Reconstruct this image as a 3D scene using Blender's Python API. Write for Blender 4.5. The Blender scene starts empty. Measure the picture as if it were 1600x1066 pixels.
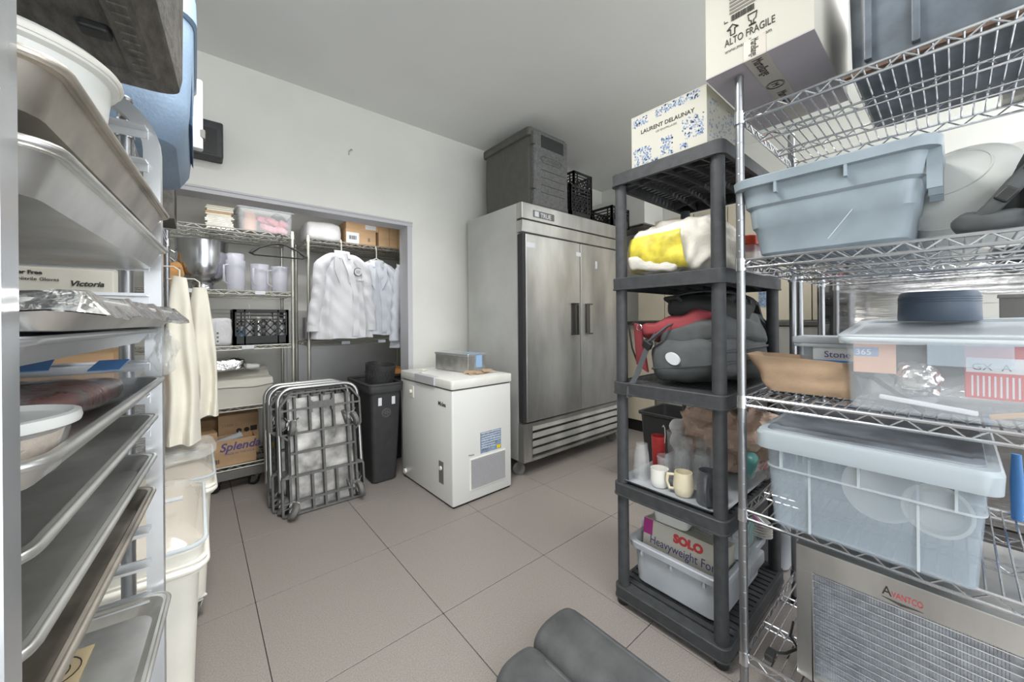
import bpy, bmesh, math, random
from mathutils import Vector, Matrix, noise
R = math.radians; PI = math.pi
random.seed(7)
sc = bpy.context.scene
COL = sc.collection

# ---------------------------------------------------------------- camera, world, exposure, added lamps
cam = bpy.data.cameras.new('camera'); camo = bpy.data.objects.new('camera', cam); COL.objects.link(camo)
cam.sensor_width = 36.0; cam.lens = 584.5 / 1600 * 36; cam.clip_start = 0.02; cam.clip_end = 60
cam.shift_y = -(533 - 500.0) / 1600
camo.matrix_world = Matrix.Translation((0, 0, 1.2426)) @ Matrix.Rotation(R(-40.19), 4, 'Z') @ Matrix.Rotation(R(90), 4, 'X') @ Matrix.Rotation(R(-0.488), 4, 'Z')
sc.camera = camo
vs = sc.view_settings
vs.view_transform = 'Standard'; vs.look = 'None'; vs.gamma = 1.0; vs.use_curve_mapping = False; vs.exposure = 1.2
w = bpy.data.worlds.new('world'); sc.world = w; w.use_nodes = True
w.node_tree.nodes['Background'].inputs[0].default_value = (0.97, 1.0, 1.03, 1)
w.node_tree.nodes['Background'].inputs[1].default_value = 1.5
def area(name, loc, sx, sy, power, rot=(0, 0, 0), col=(1, 0.99, 0.97)):
    l = bpy.data.lights.new(name, 'AREA'); l.shape = 'RECTANGLE'; l.size = sx; l.size_y = sy; l.energy = power; l.color = col; l.spread = R(148)
    o = bpy.data.objects.new(name, l); COL.objects.link(o); o.location = loc; o.rotation_euler = rot
    return o
ADDED_LIGHTS = [((0.35, 1.05), 0.6, 0.6, 16), ((2.5, -0.02), 0.6, 0.6, 13)]  # unseen overhead lights, added to brighten the room
for (lx, ly), sx, sy, pw in ADDED_LIGHTS:
    area('added_ceiling_fill', (lx, ly, 2.88), sx, sy, pw)
area('added_closet_fill', (0.55, 3.185, 2.095), 1.5, 0.03, 2.1, (R(42), 0, 0))  # added fill light that lifts the closet interior

# ---------------------------------------------------------------- materials
def lin(c):
    c = c / 255.0
    return c / 12.92 if c <= 0.04045 else ((c + 0.055) / 1.055) ** 2.4
def rgb(c): return (lin(c[0]), lin(c[1]), lin(c[2]), 1)
MATS = {}
def mat(name, c, rough=0.5, metal=0.0, var=0.0, vscale=8.0, bump=0.0, bscale=40.0, stretch=(1, 1, 1), trans=0.0, alpha=1.0, ior=1.45, emit=0, spec=0.5, sheen=0, rvar=0.0, c2=None):
    m = bpy.data.materials.new(name); m.use_nodes = True; nt = m.node_tree; N = nt.nodes; L = nt.links
    b = N['Principled BSDF']
    b.inputs['Base Color'].default_value = rgb(c); b.inputs['Roughness'].default_value = rough; b.inputs['Metallic'].default_value = metal
    b.inputs['IOR'].default_value = ior; b.inputs['Specular IOR Level'].default_value = spec
    if trans: b.inputs['Transmission Weight'].default_value = trans
    if alpha < 1: b.inputs['Alpha'].default_value = alpha
    if sheen: b.inputs['Sheen Weight'].default_value = sheen
    if emit: b.inputs['Emission Color'].default_value = rgb(c); b.inputs['Emission Strength'].default_value = emit
    if var or bump or rvar:
        tc = N.new('ShaderNodeTexCoord'); mp = N.new('ShaderNodeMapping'); mp.inputs['Scale'].default_value = stretch
        L.new(tc.outputs['Object'], mp.inputs['Vector'])
    if var:
        n = N.new('ShaderNodeTexNoise'); n.inputs['Scale'].default_value = vscale; n.inputs['Detail'].default_value = 6
        L.new(mp.outputs[0], n.inputs['Vector'])
        r = N.new('ShaderNodeValToRGB')
        a = [max(0, x * (1 - var)) for x in c]; z = [min(255, x * (1 + var)) for x in c]
        if c2: a = c; z = c2
        r.color_ramp.elements[0].position = 0.3; r.color_ramp.elements[1].position = 0.7
        r.color_ramp.elements[0].color = rgb(a); r.color_ramp.elements[1].color = rgb(z)
        L.new(n.outputs['Fac'], r.inputs[0]); L.new(r.outputs[0], b.inputs['Base Color'])
    if rvar:
        n = N.new('ShaderNodeTexNoise'); n.inputs['Scale'].default_value = vscale * 0.7; n.inputs['Detail'].default_value = 5
        L.new(mp.outputs[0], n.inputs['Vector'])
        r = N.new('ShaderNodeMapRange'); r.inputs['To Min'].default_value = max(0.02, rough - rvar); r.inputs['To Max'].default_value = min(1, rough + rvar)
        L.new(n.outputs['Fac'], r.inputs['Value']); L.new(r.outputs[0], b.inputs['Roughness'])
    if bump:
        n = N.new('ShaderNodeTexNoise'); n.inputs['Scale'].default_value = bscale; n.inputs['Detail'].default_value = 4
        L.new(mp.outputs[0], n.inputs['Vector'])
        bp = N.new('ShaderNodeBump'); bp.inputs['Strength'].default_value = bump; bp.inputs['Distance'].default_value = 0.01
        L.new(n.outputs['Fac'], bp.inputs['Height']); L.new(bp.outputs[0], b.inputs['Normal'])
    MATS[name] = m
    return m
mat('wall_paint', (222, 222, 216), 0.6, var=0.03, vscale=1.5, bump=0.03, bscale=60)
mat('ceiling_paint', (234, 235, 232), 0.8, var=0.02, vscale=1)
mat('tile', (146, 139, 134), 0.42, var=0.10, vscale=220, bump=0.12, bscale=260, rvar=0.08)
mat('grout', (66, 62, 60), 0.9)
mat('grout_pale', (160, 156, 150), 0.9)
mat('trim_grey', (190, 190, 194), 0.45)
mat('steel', (196, 195, 192), 0.36, 0.88, var=0.16, vscale=4.0, bump=0.03, bscale=6, stretch=(1, 1, 0.3), rvar=0.12)
mat('steel_side', (196, 197, 195), 0.45, 0.55, var=0.05, vscale=2.5, rvar=0.1)
mat('steel_wavy', (214, 213, 212), 0.08, 1.0, bump=0.5, bscale=2.2, stretch=(0.3, 0.3, 3.0))
mat('steel_dark', (120, 118, 116), 0.35, 0.9)
mat('chrome', (206, 208, 212), 0.22, 1.0)
mat('chrome_post', (160, 162, 165), 0.34, 0.95)
mat('chrome_dull', (186, 187, 186), 0.32, 0.9)
mat('wire_coat', (188, 187, 178), 0.35, 0.75)
mat('alu', (214, 217, 220), 0.30, 0.82, var=0.05, vscale=5, rvar=0.1)
mat('alu_pan', (216, 216, 213), 0.32, 0.88, var=0.13, vscale=7, bump=0.04, bscale=20, rvar=0.15)
mat('alu_old', (184, 178, 168), 0.38, 0.85, var=0.22, vscale=9, bump=0.08, bscale=30, rvar=0.15)
mat('foil', (214, 214, 212), 0.2, 1.0, bump=0.9, bscale=28)
mat('white_plastic', (232, 230, 222), 0.4)
mat('cream_plastic', (234, 231, 220), 0.42, var=0.03, vscale=5)
mat('white_enamel', (222, 223, 220), 0.28)
mat('white_enamel_lid', (228, 228, 222), 0.3, var=0.02)
mat('black_plastic', (44, 45, 45), 0.5, bump=0.05, bscale=200)
mat('black_bin', (52, 53, 53), 0.55, var=0.08, vscale=20)
mat('charcoal_plastic', (62, 64, 66), 0.55, var=0.1, vscale=30, bump=0.08, bscale=150)
mat('grey_insulated', (92, 92, 88), 0.6, var=0.05, vscale=14, bump=0.12, bscale=120)
mat('grey_insulated_face', (98, 99, 98), 0.6, var=0.12, vscale=60, bump=0.2, bscale=150)
mat('rubber', (30, 30, 30), 0.6)
mat('wheel_grey', (112, 110, 107), 0.55)
mat('mat_rubber', (84, 85, 86), 0.7, var=0.16, vscale=9, bump=0.15, bscale=160)
mat('tote_grey', (142, 154, 162), 0.45, var=0.05, vscale=9, bump=0.03, bscale=60)
mat('tub_grey', (176, 181, 187), 0.42, var=0.04, vscale=8)
mat('blue_cooler', (136, 158, 182), 0.5, var=0.05, vscale=7, bump=0.12, bscale=120)
mat('dark_tray', (98, 95, 90), 0.6, var=0.18, vscale=24, stretch=(4, 1, 1), bump=0.25, bscale=90)
mat('clear_plastic', (232, 238, 243), 0.12, trans=0.0, alpha=0.17, spec=0.6)
mat('frost_plastic', (186, 200, 211), 0.25, alpha=0.33)
mat('frost_rib', (214, 222, 227), 0.3, alpha=0.6)
mat('lid_grey', (112, 118, 126), 0.4, var=0.22, vscale=8, bump=0.04, bscale=60)
mat('milky_plastic', (234, 236, 232), 0.25, alpha=0.88)
mat('glass', (244, 246, 247), 0.04, alpha=0.15, spec=0.9)
mat('glass_lilac', (226, 226, 238), 0.12, alpha=0.34, spec=0.7)
mat('bag_clear', (232, 234, 232), 0.18, alpha=0.24, bump=0.7, bscale=22, spec=0.8)
mat('bag_white', (204, 204, 205), 0.4, var=0.04, vscale=6, bump=0.6, bscale=18)
mat('cardboard', (190, 157, 121), 0.75, var=0.06, vscale=5, stretch=(1, 1, 3))
mat('cardboard_dark', (152, 122, 90), 0.75, var=0.07, vscale=5)
mat('kraft', (188, 160, 132), 0.7, var=0.08, vscale=6, bump=0.6, bscale=14)
mat('kraft_thin', (204, 178, 160), 0.4, var=0.10, vscale=10, bump=0.8, bscale=26)
mat('carton_white', (202, 199, 188), 0.6, var=0.02, vscale=3)
mat('carton_cream', (188, 186, 175), 0.65, var=0.02, vscale=3)
mat('carton_grey', (168, 163, 168), 0.65, var=0.04, vscale=4)
mat('tape', (206, 200, 188), 0.25, alpha=0.7)
mat('ink', (58, 54, 50), 0.7)
mat('ink_soft', (122, 118, 112), 0.7)
mat('ink_blue', (128, 150, 186), 0.7)
mat('ink_purple', (92, 84, 132), 0.7)
mat('ink_red', (204, 74, 78), 0.6)
mat('sticker', (214, 218, 222), 0.5)
mat('sticker_blue', (128, 146, 168), 0.5, var=0.25, vscale=70)
mat('yellow', (228, 208, 44), 0.5, var=0.05, vscale=8)
mat('cloth_white', (212, 213, 216), 0.8, sheen=0.2, var=0.02, vscale=6, bump=0.15, bscale=25)
mat('cloth_white2', (206, 210, 218), 0.8, sheen=0.2, var=0.02, vscale=6, bump=0.15, bscale=25)
mat('cloth_cream', (226, 222, 208), 0.85, sheen=0.2, var=0.03, vscale=6, bump=0.15, bscale=25)
mat('bag_yellow', (212, 196, 74), 0.5, var=0.16, vscale=18, bump=0.5, bscale=16)
mat('bag_offwhite', (214, 210, 200), 0.55, var=0.06, vscale=12, bump=0.6, bscale=18)
mat('pack_charcoal', (78, 81, 82), 0.7, var=0.07, vscale=20, bump=0.25, bscale=14)
mat('pack_black', (48, 50, 49), 0.75, var=0.08, vscale=20, bump=0.3, bscale=12)
mat('pack_red', (150, 64, 70), 0.7, var=0.06, vscale=12, bump=0.2, bscale=20)
mat('strap', (70, 72, 74), 0.65)
mat('meat', (40, 24, 20), 0.2, var=0.6, vscale=26, bump=0.8, bscale=24, c2=(120, 58, 44))
mat('granola', (196, 168, 138), 0.8, var=0.25, vscale=90, bump=0.8, bscale=70, c2=(228, 206, 178))
mat('blue_tape', (84, 142, 206), 0.5)
mat('pale_blue_tape', (150, 184, 220), 0.4)
mat('paper_tan', (226, 206, 166), 0.7)
mat('paper', (226, 224, 216), 0.7, var=0.06, vscale=20)
mat('pink', (226, 150, 160), 0.5, var=0.14, vscale=30)
mat('peach', (214, 170, 146), 0.6)
mat('red', (200, 62, 62), 0.4)
mat('red_orange', (206, 74, 44), 0.4)
mat('teal', (92, 158, 152), 0.4)
mat('magenta', (172, 62, 134), 0.4)
mat('wood', (168, 120, 62), 0.55, var=0.22, vscale=7, stretch=(1, 1, 4))
mat('mug_white', (236, 234, 228), 0.25)
mat('mug_cream', (222, 212, 184), 0.3)
mat('mug_grey', (84, 86, 92), 0.35)
mat('beige_panel', (214, 204, 184), 0.5, var=0.03, vscale=2)
mat('black_base', (34, 34, 32), 0.5)
mat('galv', (198, 197, 194), 0.34, 0.85, var=0.10, vscale=16, rvar=0.1)
mat('mesh_silver', (188, 194, 202), 0.35, 0.8, var=0.1, vscale=40)
mat('dark_tote', (98, 106, 114), 0.32, var=0.2, vscale=9, bump=0.1, bscale=30)
mat('rust', (104, 82, 68), 0.7, var=0.2, vscale=30)
mat('blue_grey', (84, 96, 112), 0.4)
mat('lid_clear', (226, 218, 206), 0.1, alpha=0.45, spec=0.8)
mat('lid_frost', (172, 182, 188), 0.3, alpha=0.85)
mat('vac_film', (236, 238, 240), 0.08, alpha=0.13, bump=0.9, bscale=30, spec=1.0)
mat('deck_metal', (158, 156, 152), 0.42, 0.6, var=0.3, vscale=10, bump=0.1, bscale=20)
mat('cart_plastic', (98, 98, 97), 0.5, var=0.1, vscale=30)
mat('added_panel_glow', (255, 250, 240), 0.5, emit=1.5)  # glow for the added ceiling panels

# ---------------------------------------------------------------- mesh builder
class MB:
    def __init__(s): s.v = []; s.f = []
    def add(s, pts, faces):
        o = len(s.v); s.v += [tuple(p) for p in pts]; s.f += [tuple(i + o for i in f) for f in faces]; return s
    def box(s, x0, x1, y0, y1, z0, z1):
        return s.add([(x0, y0, z0), (x1, y0, z0), (x1, y1, z0), (x0, y1, z0), (x0, y0, z1), (x1, y0, z1), (x1, y1, z1), (x0, y1, z1)],
                     [(3, 2, 1, 0), (4, 5, 6, 7), (0, 1, 5, 4), (1, 2, 6, 5), (2, 3, 7, 6), (3, 0, 4, 7)])
    def cbox(s, c, d):
        return s.box(c[0] - d[0] / 2, c[0] + d[0] / 2, c[1] - d[1] / 2, c[1] + d[1] / 2, c[2] - d[2] / 2, c[2] + d[2] / 2)
    def loft(s, rings, cap0=True, cap1=True, closed=True):
        n = len(rings[0]); o = len(s.v)
        for r in rings: s.v += [tuple(p) for p in r]
        for i in range(len(rings) - 1):
            for j in range(n if closed else n - 1):
                k = (j + 1) % n
                s.f.append((o + i * n + j, o + i * n + k, o + (i + 1) * n + k, o + (i + 1) * n + j))
        if cap0: s.f.append(tuple(o + j for j in range(n))[::-1])
        if cap1: s.f.append(tuple(o + (len(rings) - 1) * n + j for j in range(n)))
        return s
    def tube(s, path, r, n=8, closed=False, caps=True):
        P = [Vector(p) for p in path]; m = len(P); rings = []
        T = []
        for i in range(m):
            a = P[i - 1] if (i > 0 or closed) else P[i]; b = P[(i + 1) % m] if (i < m - 1 or closed) else P[i]
            t = (b - a)
            T.append(t.normalized() if t.length > 1e-9 else Vector((0, 0, 1)))
        u = T[0].orthogonal().normalized()
        for i in range(m):
            t = T[i]; u = (u - t * u.dot(t))
            u = u.normalized() if u.length > 1e-6 else t.orthogonal().normalized()
            v = t.cross(u); rr_ = r[i] if isinstance(r, (list, tuple)) else r
            k = 1.0
            if 0 < i < m - 1 or closed:
                d1 = (P[i] - P[i - 1]).normalized(); d2 = (P[(i + 1) % m] - P[i]).normalized()
                k = 1 / max(0.5, math.sqrt(max(0.0, (1 + d1.dot(d2)) / 2)))
            rings.append([P[i] + (u * math.cos(2 * PI * j / n) + v * math.sin(2 * PI * j / n)) * rr_ * k for j in range(n)])
        if closed: rings.append(rings[0]); caps = False
        return s.loft(rings, caps, caps)
    def strip(s, path, wdt, th, side):
        """flat band along a path: width wdt along vector side, thickness th"""
        P = [Vector(p) for p in path]; S = Vector(side).normalized(); rings = []
        for i in range(len(P)):
            t = (P[min(i + 1, len(P) - 1)] - P[max(i - 1, 0)]).normalized()
            nn = t.cross(S).normalized()
            rings.append([P[i] + S * wdt / 2 + nn * th / 2, P[i] - S * wdt / 2 + nn * th / 2, P[i] - S * wdt / 2 - nn * th / 2, P[i] + S * wdt / 2 - nn * th / 2])
        return s.loft(rings)
    def bar(s, a, b, w_, h_, up=(0, 0, 1)):
        a = Vector(a); b = Vector(b); t = (b - a).normalized(); U = Vector(up); S = t.cross(U)
        S = S.normalized() if S.length > 1e-6 else t.orthogonal().normalized(); U = S.cross(t).normalized()
        ring = lambda p: [p + S * w_ / 2 + U * h_ / 2, p - S * w_ / 2 + U * h_ / 2, p - S * w_ / 2 - U * h_ / 2, p + S * w_ / 2 - U * h_ / 2]
        return s.loft([ring(a), ring(b)])
    def cyl(s, a, b, r0, r1=None, n=16, caps=True):
        r1 = r0 if r1 is None else r1
        return s.tube([a, b], [r0, r1], n, caps=caps)
    def lathe(s, prof, n=24, c=(0, 0, 0), cap0=True, cap1=True, sx=1, sy=1):
        rings = [[(c[0] + r * sx * math.cos(2 * PI * j / n), c[1] + r * sy * math.sin(2 * PI * j / n), c[2] + z) for j in range(n)] for r, z in prof]
        return s.loft(rings, cap0, cap1)
    def rbox(s, x0, x1, y0, y1, z0, z1, r=0.01, b=None, n=3):
        """box with rounded vertical edges (r) and softened top and bottom edges (b)"""
        b = min(r, 0.4 * (z1 - z0)) if b is None else b
        cx, cy, hx, hy = (x0 + x1) / 2, (y0 + y1) / 2, (x1 - x0) / 2, (y1 - y0) / 2
        prof = [(z0, b), (z0 + 0.3 * b, 0.3 * b), (z0 + b, 0), (z1 - b, 0), (z1 - 0.3 * b, 0.3 * b), (z1, b)]
        return s.loft([rr(cx, cy, z, hx - i, hy - i, max(r - i, 0.001), n) for z, i in prof])
    def build(s, name, m, parent=None, loc=(0, 0, 0), rot=(0, 0, 0), smooth=None, bevel=0.0, fix=True):
        me = bpy.data.meshes.new(name); me.from_pydata(s.v, [], s.f)
        if fix or bevel:
            bm = bmesh.new(); bm.from_mesh(me)
            if bevel:
                bmesh.ops.remove_doubles(bm, verts=bm.verts, dist=1e-6)
                ed = [e for e in bm.edges if len(e.link_faces) == 2 and e.calc_face_angle(0) > 0.6]
                bmesh.ops.bevel(bm, geom=ed, offset=bevel, segments=2, profile=0.7, affect='EDGES', clamp_overlap=True)
            bmesh.ops.recalc_face_normals(bm, faces=bm.faces)
            bm.to_mesh(me); bm.free()
        if smooth is not None:
            me.polygons.foreach_set('use_smooth', [True] * len(me.polygons))
            me.set_sharp_from_angle(angle=R(smooth))
        me.materials.append(MATS[m]); me.update()
        o = bpy.data.objects.new(name, me); COL.objects.link(o)
        if parent: o.parent = parent
        o.location = loc; o.rotation_euler = rot
        return o
def rr(cx, cy, z, hx, hy, r, n=3):
    """rounded rectangle ring at height z"""
    r = min(r, hx * 0.999, hy * 0.999); pts = []
    for sx, sy, a0 in ((1, 1, 0), (-1, 1, 90), (-1, -1, 180), (1, -1, 270)):
        for k in range(n + 1):
            a = R(a0 + 90 * k / n)
            pts.append((cx + sx * (hx - r) + r * math.cos(a), cy + sy * (hy - r) + r * math.sin(a), z))
    return pts
def tag(o, label, cat=None, group=None, kind=None):
    if label: o['label'] = label
    if cat: o['category'] = cat
    if group: o['group'] = group
    if kind: o['kind'] = kind
    return o
def thing(name, label, cat, loc=(0, 0, 0), rz=0.0, group=None, rot=None):
    o = bpy.data.objects.new(name, None); COL.objects.link(o); o.empty_display_size = 0.05
    o.location = loc; o.rotation_euler = rot if rot else (0, 0, R(rz))
    return tag(o, label, cat, group)
def children(o): return [c for c in COL.objects if c.parent == o]
def dup(o, loc=None, rz=None, label=None, group=None, parent=None):
    c = o.copy(); COL.objects.link(c); c.parent = parent
    if loc is not None: c.location = loc
    if rz is not None: c.rotation_euler = (0, 0, R(rz))
    if label: c['label'] = label
    if group: c['group'] = group
    for ch in children(o): dup(ch, parent=c)
    return c
def struct(o): o['kind'] = 'structure'; return o
def text(name, body, size, parent, loc, rot, m, align='LEFT', ext=0.0004, sx=1.0, shear=0.0, bold=0.0):
    cu = bpy.data.curves.new(name, 'FONT'); cu.body = body; cu.size = size; cu.extrude = ext; cu.align_x = align; cu.resolution_u = 3; cu.shear = shear; cu.offset = bold
    t = bpy.data.objects.new(name + '_tmp', cu); COL.objects.link(t)
    dg = bpy.context.evaluated_depsgraph_get(); me = bpy.data.meshes.new_from_object(t.evaluated_get(dg))
    bpy.data.objects.remove(t); bpy.data.curves.remove(cu)
    me.name = name
    me.materials.clear(); me.materials.append(MATS[m])
    o = bpy.data.objects.new(name, me); COL.objects.link(o); o.parent = parent; o.location = loc; o.rotation_euler = rot; o.scale = (sx, 1, 1)
    return o
FRONT = (R(90), 0, 0)             # print on a face that looks to local -Y
def shell(mb, rings_out, rings_in):
    return mb.loft(rings_out + rings_in)
def super_blob(hx, hy, hz, e=0.6, amp=0.0, freq=6.0, nu=40, nv=24, seed=0.0, flat=None, e2=None, ridge=False):
    """rounded box-like body centred on the origin, with creases from noise"""
    mb = MB(); e2 = e if e2 is None else e2
    sp = lambda c, p: math.copysign(abs(c) ** p, c)
    rings = []
    for i in range(nv + 1):
        ph = -PI / 2 + PI * i / nv
        ring = []
        for j in range(nu):
            th = 2 * PI * j / nu
            x = hx * sp(math.cos(ph), e2) * sp(math.cos(th), e); y = hy * sp(math.cos(ph), e2) * sp(math.sin(th), e); z = hz * sp(math.sin(ph), e2)
            p = Vector((x, y, z)); q = Vector((x * freq + seed, y * freq + seed * 1.7, z * freq - seed))
            d = noise.noise(q) + 0.5 * noise.noise(q * 2.3) if not ridge else (0.45 - 1.6 * abs(noise.noise(q)) + 0.35 - 1.1 * abs(noise.noise(q * 2.1 + Vector((3, 1, 7)))))
            nrm = Vector((x / hx ** 2, y / hy ** 2, z / hz ** 2)); nrm = nrm.normalized() if nrm.length > 1e-6 else Vector((0, 0, 1))
            p += nrm * d * amp
            if flat is not None and p.z < flat: p.z = flat
            ring.append(p)
        rings.append(ring)
    return mb.loft(rings, True, True)
# ================================================================ the room
YW, ZC = 3.0, 2.92
GX, GY = 0.1936, 1.4069
floor = struct(MB().box(-0.95, 4.25, -2.6, 4.25, -0.06, -0.004).build('floor', 'grout'))
tile_me = None
for i in range(-2, 7):
    for j in range(-3, 5):
        x, y = GX + 0.6 * i, GY + 0.6 * j
        if x > 4.2 or y > 4.2: continue
        if tile_me is None:
            t = MB().rbox(0.0015, 0.5985, 0.0015, 0.5985, -0.02, 0.0, 0.003, 0.0012, 1).build('tile', 'tile', floor, (x, y, 0)); tile_me = t.data
        else:
            t = bpy.data.objects.new('tile', tile_me); COL.objects.link(t); t.parent = floor; t.location = (x, y, 0)
struct(MB().box(-0.95, 4.25, -1.0, 4.3, ZC, ZC + 0.1).build('ceiling', 'ceiling_paint'))
# back wall with the closet opening, closet behind it
OX, OZ = 1.385, 2.075
mb = MB().box(-0.85, OX, YW, YW + 0.14, OZ, ZC).box(OX, 4.2, YW, YW + 0.14, 0, ZC)
struct(mb.build('wall_back', 'wall_paint'))
struct(MB().box(-0.95, -0.85, -1.0, 4.2, 0, ZC).build('wall_left', 'wall_paint'))
struct(MB().box(4.1, 4.2, -0.6, YW, 0, ZC).build('wall_right', 'wall_paint'))
struct(MB().box(-0.85, 1.95, 4.12, 4.22, 0, 2.6).build('wall_closet_back', 'wall_paint'))
struct(MB().box(1.85, 1.95, YW + 0.14, 4.12, 0, 2.6).build('wall_closet_side', 'wall_paint'))
struct(MB().box(-0.85, 1.95, YW + 0.14, 4.22, 2.6, 2.68).build('ceiling_closet', 'ceiling_paint'))
o = struct(MB().box(-0.85, OX + 0.035, YW - 0.012, YW + 0.15, OZ - 0.03, OZ).box(-0.85, OX + 0.035, YW - 0.018, YW - 0.012, OZ - 0.004, OZ + 0.01).build('trim_1', 'trim_grey', bevel=0.003))
struct(MB().box(OX - 0.012, OX + 0.03, YW - 0.012, YW + 0.15, 0, OZ - 0.03).build('trim_2', 'trim_grey', bevel=0.003))
# steel wall sheet at the back of the closet, low down
struct(MB().box(0.66, 1.84, 4.095, 4.118, 0.1, 1.35).build('trim_3', 'steel_side'))
# crack under the ceiling and nail hook
h = tag(MB().tube([(0.905, YW - 0.006, 2.52), (0.905, YW - 0.012, 2.545), (0.918, YW - 0.02, 2.562), (0.93, YW - 0.012, 2.56)], 0.003, 6).build('wall_hook', 'steel_dark'), 'small bent wire hook on the blank wall above the closet', 'hook')
t = thing('added_strip_light', 'added strip light brightening the closet, unseen above its opening', 'light', (0.55, 3.165, 2.10))  # made-up fixture for the added closet light
MB().rbox(-0.76, 0.76, -0.022, 0.012, -0.012, 0.02, 0.005, 0.004).build('added_housing', 'white_enamel', t)
# ceiling lamps added to light the room (out of frame, above the camera)
for k, ((lx, ly), sx, sy, pw) in enumerate(ADDED_LIGHTS[:2]):
    t = thing('added_ceiling_panel', ['added unseen ceiling light panel above the pan rack aisle', 'added unseen ceiling light panel above the wire shelving'][k], 'light', (lx, ly, 2.89))
    MB().box(-sx / 2 - 0.03, sx / 2 + 0.03, -sy / 2 - 0.03, sy / 2 + 0.03, 0.012, 0.03).build('added_housing', 'white_enamel', t)
    MB().box(-sx / 2, sx / 2, -sy / 2, sy / 2, 0.004, 0.012).build('added_diffuser', 'added_panel_glow', t)

# ---------------------------------------------------------------- far right: pass counter, panels, tall steel refrigerator
t = thing('pass_counter', 'low steel counter with grey ledge and black base beyond the black shelving', 'counter', (3.72, 1.45, 0))
MB().box(0.02, 0.36, -0.95, 0.95, 0.0, 0.12).build('kick_base', 'black_base', t)
for k, (y0, y1, m) in enumerate([(0.62, 0.95, 'beige_panel'), (0.12, 0.6, 'steel'), (-0.42, 0.1, 'steel'), (-0.95, -0.44, 'steel')]):
    MB().box(0.0, 0.36, y0, y1, 0.125, 1.17).build('door_panel', m, t, bevel=0.004)
MB().box(-0.05, 0.37, -0.97, 0.97, 1.175, 1.215).build('counter_top', 'steel_dark', t, bevel=0.004)
t = thing('wall_cabinet', 'cream panelled tall cabinet above the far counter', 'cabinet', (4.0, 1.4, 1.22))
for k in range(6):
    MB().box(-0.09, 0.095, -0.95 + k * 0.32, -0.95 + k * 0.32 + 0.312, 0.0, 1.1).build('door_panel', 'beige_panel', t, bevel=0.004)
MB().box(-0.094, -0.09, -0.35, -0.25, 0.12, 0.3).build('notice', 'sticker_blue', t)
t = thing('wall_hood', 'grey box hood under the ceiling beyond the refrigerator', 'hood', (3.95, 2.55, 2.28))
MB().box(-0.25, 0.14, -0.4, 0.44, 0.0, 0.34).build('shell', 'wall_paint', t, bevel=0.006)
MB().box(-0.22, 0.1, -0.36, 0.4, -0.02, 0.0).build('underside', 'steel_dark', t)

t = thing('steel_refrigerator', 'mirror-like wavy steel refrigerator behind the wire shelving', 'refrigerator', (3.1, -0.35, 0), -90)
MB().box(-0.86, 0.86, -0.33, 0.37, 0.12, 2.0).build('body', 'steel_side', t, bevel=0.006)
for k, (x0, x1) in enumerate([(-0.86, -0.012), (0.012, 0.86)]):
    d = MB().box(x0, x1, -0.375, -0.335, 0.3, 1.75).build('door', 'steel_wavy', t, bevel=0.004)
    xc = x1 - 0.16 if k == 0 else x0 + 0.16
    MB().box(xc - 0.05, xc + 0.05, -0.39, -0.376, 1.16, 1.32).box(xc - 0.055, xc + 0.055, -0.41, -0.376, 1.32, 1.335).build('handle', 'steel_dark', d)
MB().box(-0.011, 0.011, -0.372, -0.34, 0.3, 1.75).build('gasket', 'black_base', t)
MB().box(-0.86, 0.86, -0.37, -0.335, 1.76, 2.0).build('header_panel', 'steel', t, bevel=0.003)
MB().box(-0.86, 0.86, -0.37, -0.335, 0.12, 0.29).build('kick_panel', 'steel_dark', t)
for sx in (-0.78, 0.78):
    for sy in (-0.27, 0.3): MB().cyl((sx, sy, 0), (sx, sy, 0.12), 0.02, n=10).build('foot', 'steel_dark', t)

# ---------------------------------------------------------------- generic caster
def caster(parent, x, y, z_top, r=0.05, wdt=0.03, rz=0, wheel='rubber', fork='chrome_dull', name='caster'):
    """fork part with the wheel below it, wheel resting at z=0 of the thing"""
    f = MB().box(-0.03, 0.03, -0.03, 0.03, z_top - 0.006, z_top).cyl((0, 0, z_top - 0.02), (0, 0, z_top - 0.006), 0.02, n=12)
    off = 0.022
    for s in (-1, 1):
        x0, x1 = sorted((s * (wdt / 2 + 0.003), s * (wdt / 2 + 0.007)))
        f.add([(x0, -0.022, z_top - 0.02), (x1, -0.022, z_top - 0.02), (x1, 0.03, z_top - 0.02), (x0, 0.03, z_top - 0.02), (x0, off - 0.012, r - 0.012), (x1, off - 0.012, r - 0.012), (x1, off + 0.014, r - 0.012), (x0, off + 0.014, r - 0.012)],
              [(3, 2, 1, 0), (4, 5, 6, 7), (0, 1, 5, 4), (1, 2, 6, 5), (2, 3, 7, 6), (3, 0, 4, 7)])
    f.box(-wdt / 2 - 0.007, wdt / 2 + 0.007, -0.022, 0.03, z_top - 0.022, z_top - 0.016)
    c = f.build(name, fork, parent, (x, y, 0), (0, 0, R(rz)))
    wmb = MB(); n = 20; prof = [(-wdt / 2, r * 0.45), (-wdt / 2, r * 0.86), (-wdt / 2 + 0.004, r), (wdt / 2 - 0.004, r), (wdt / 2, r * 0.86), (wdt / 2, r * 0.45)]
    rings = [[(px, off + pr * math.cos(2 * PI * j / n), r + pr * math.sin(2 * PI * j / n)) for j in range(n)] for px, pr in prof]
    wmb.loft(rings); wh = wmb.build('wheel', wheel, c, smooth=40)
    MB().cyl((-wdt / 2 - 0.008, off, r), (wdt / 2 + 0.008, off, r), 0.008, n=10).build('axle', fork, c) if False else None
    return c

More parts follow.
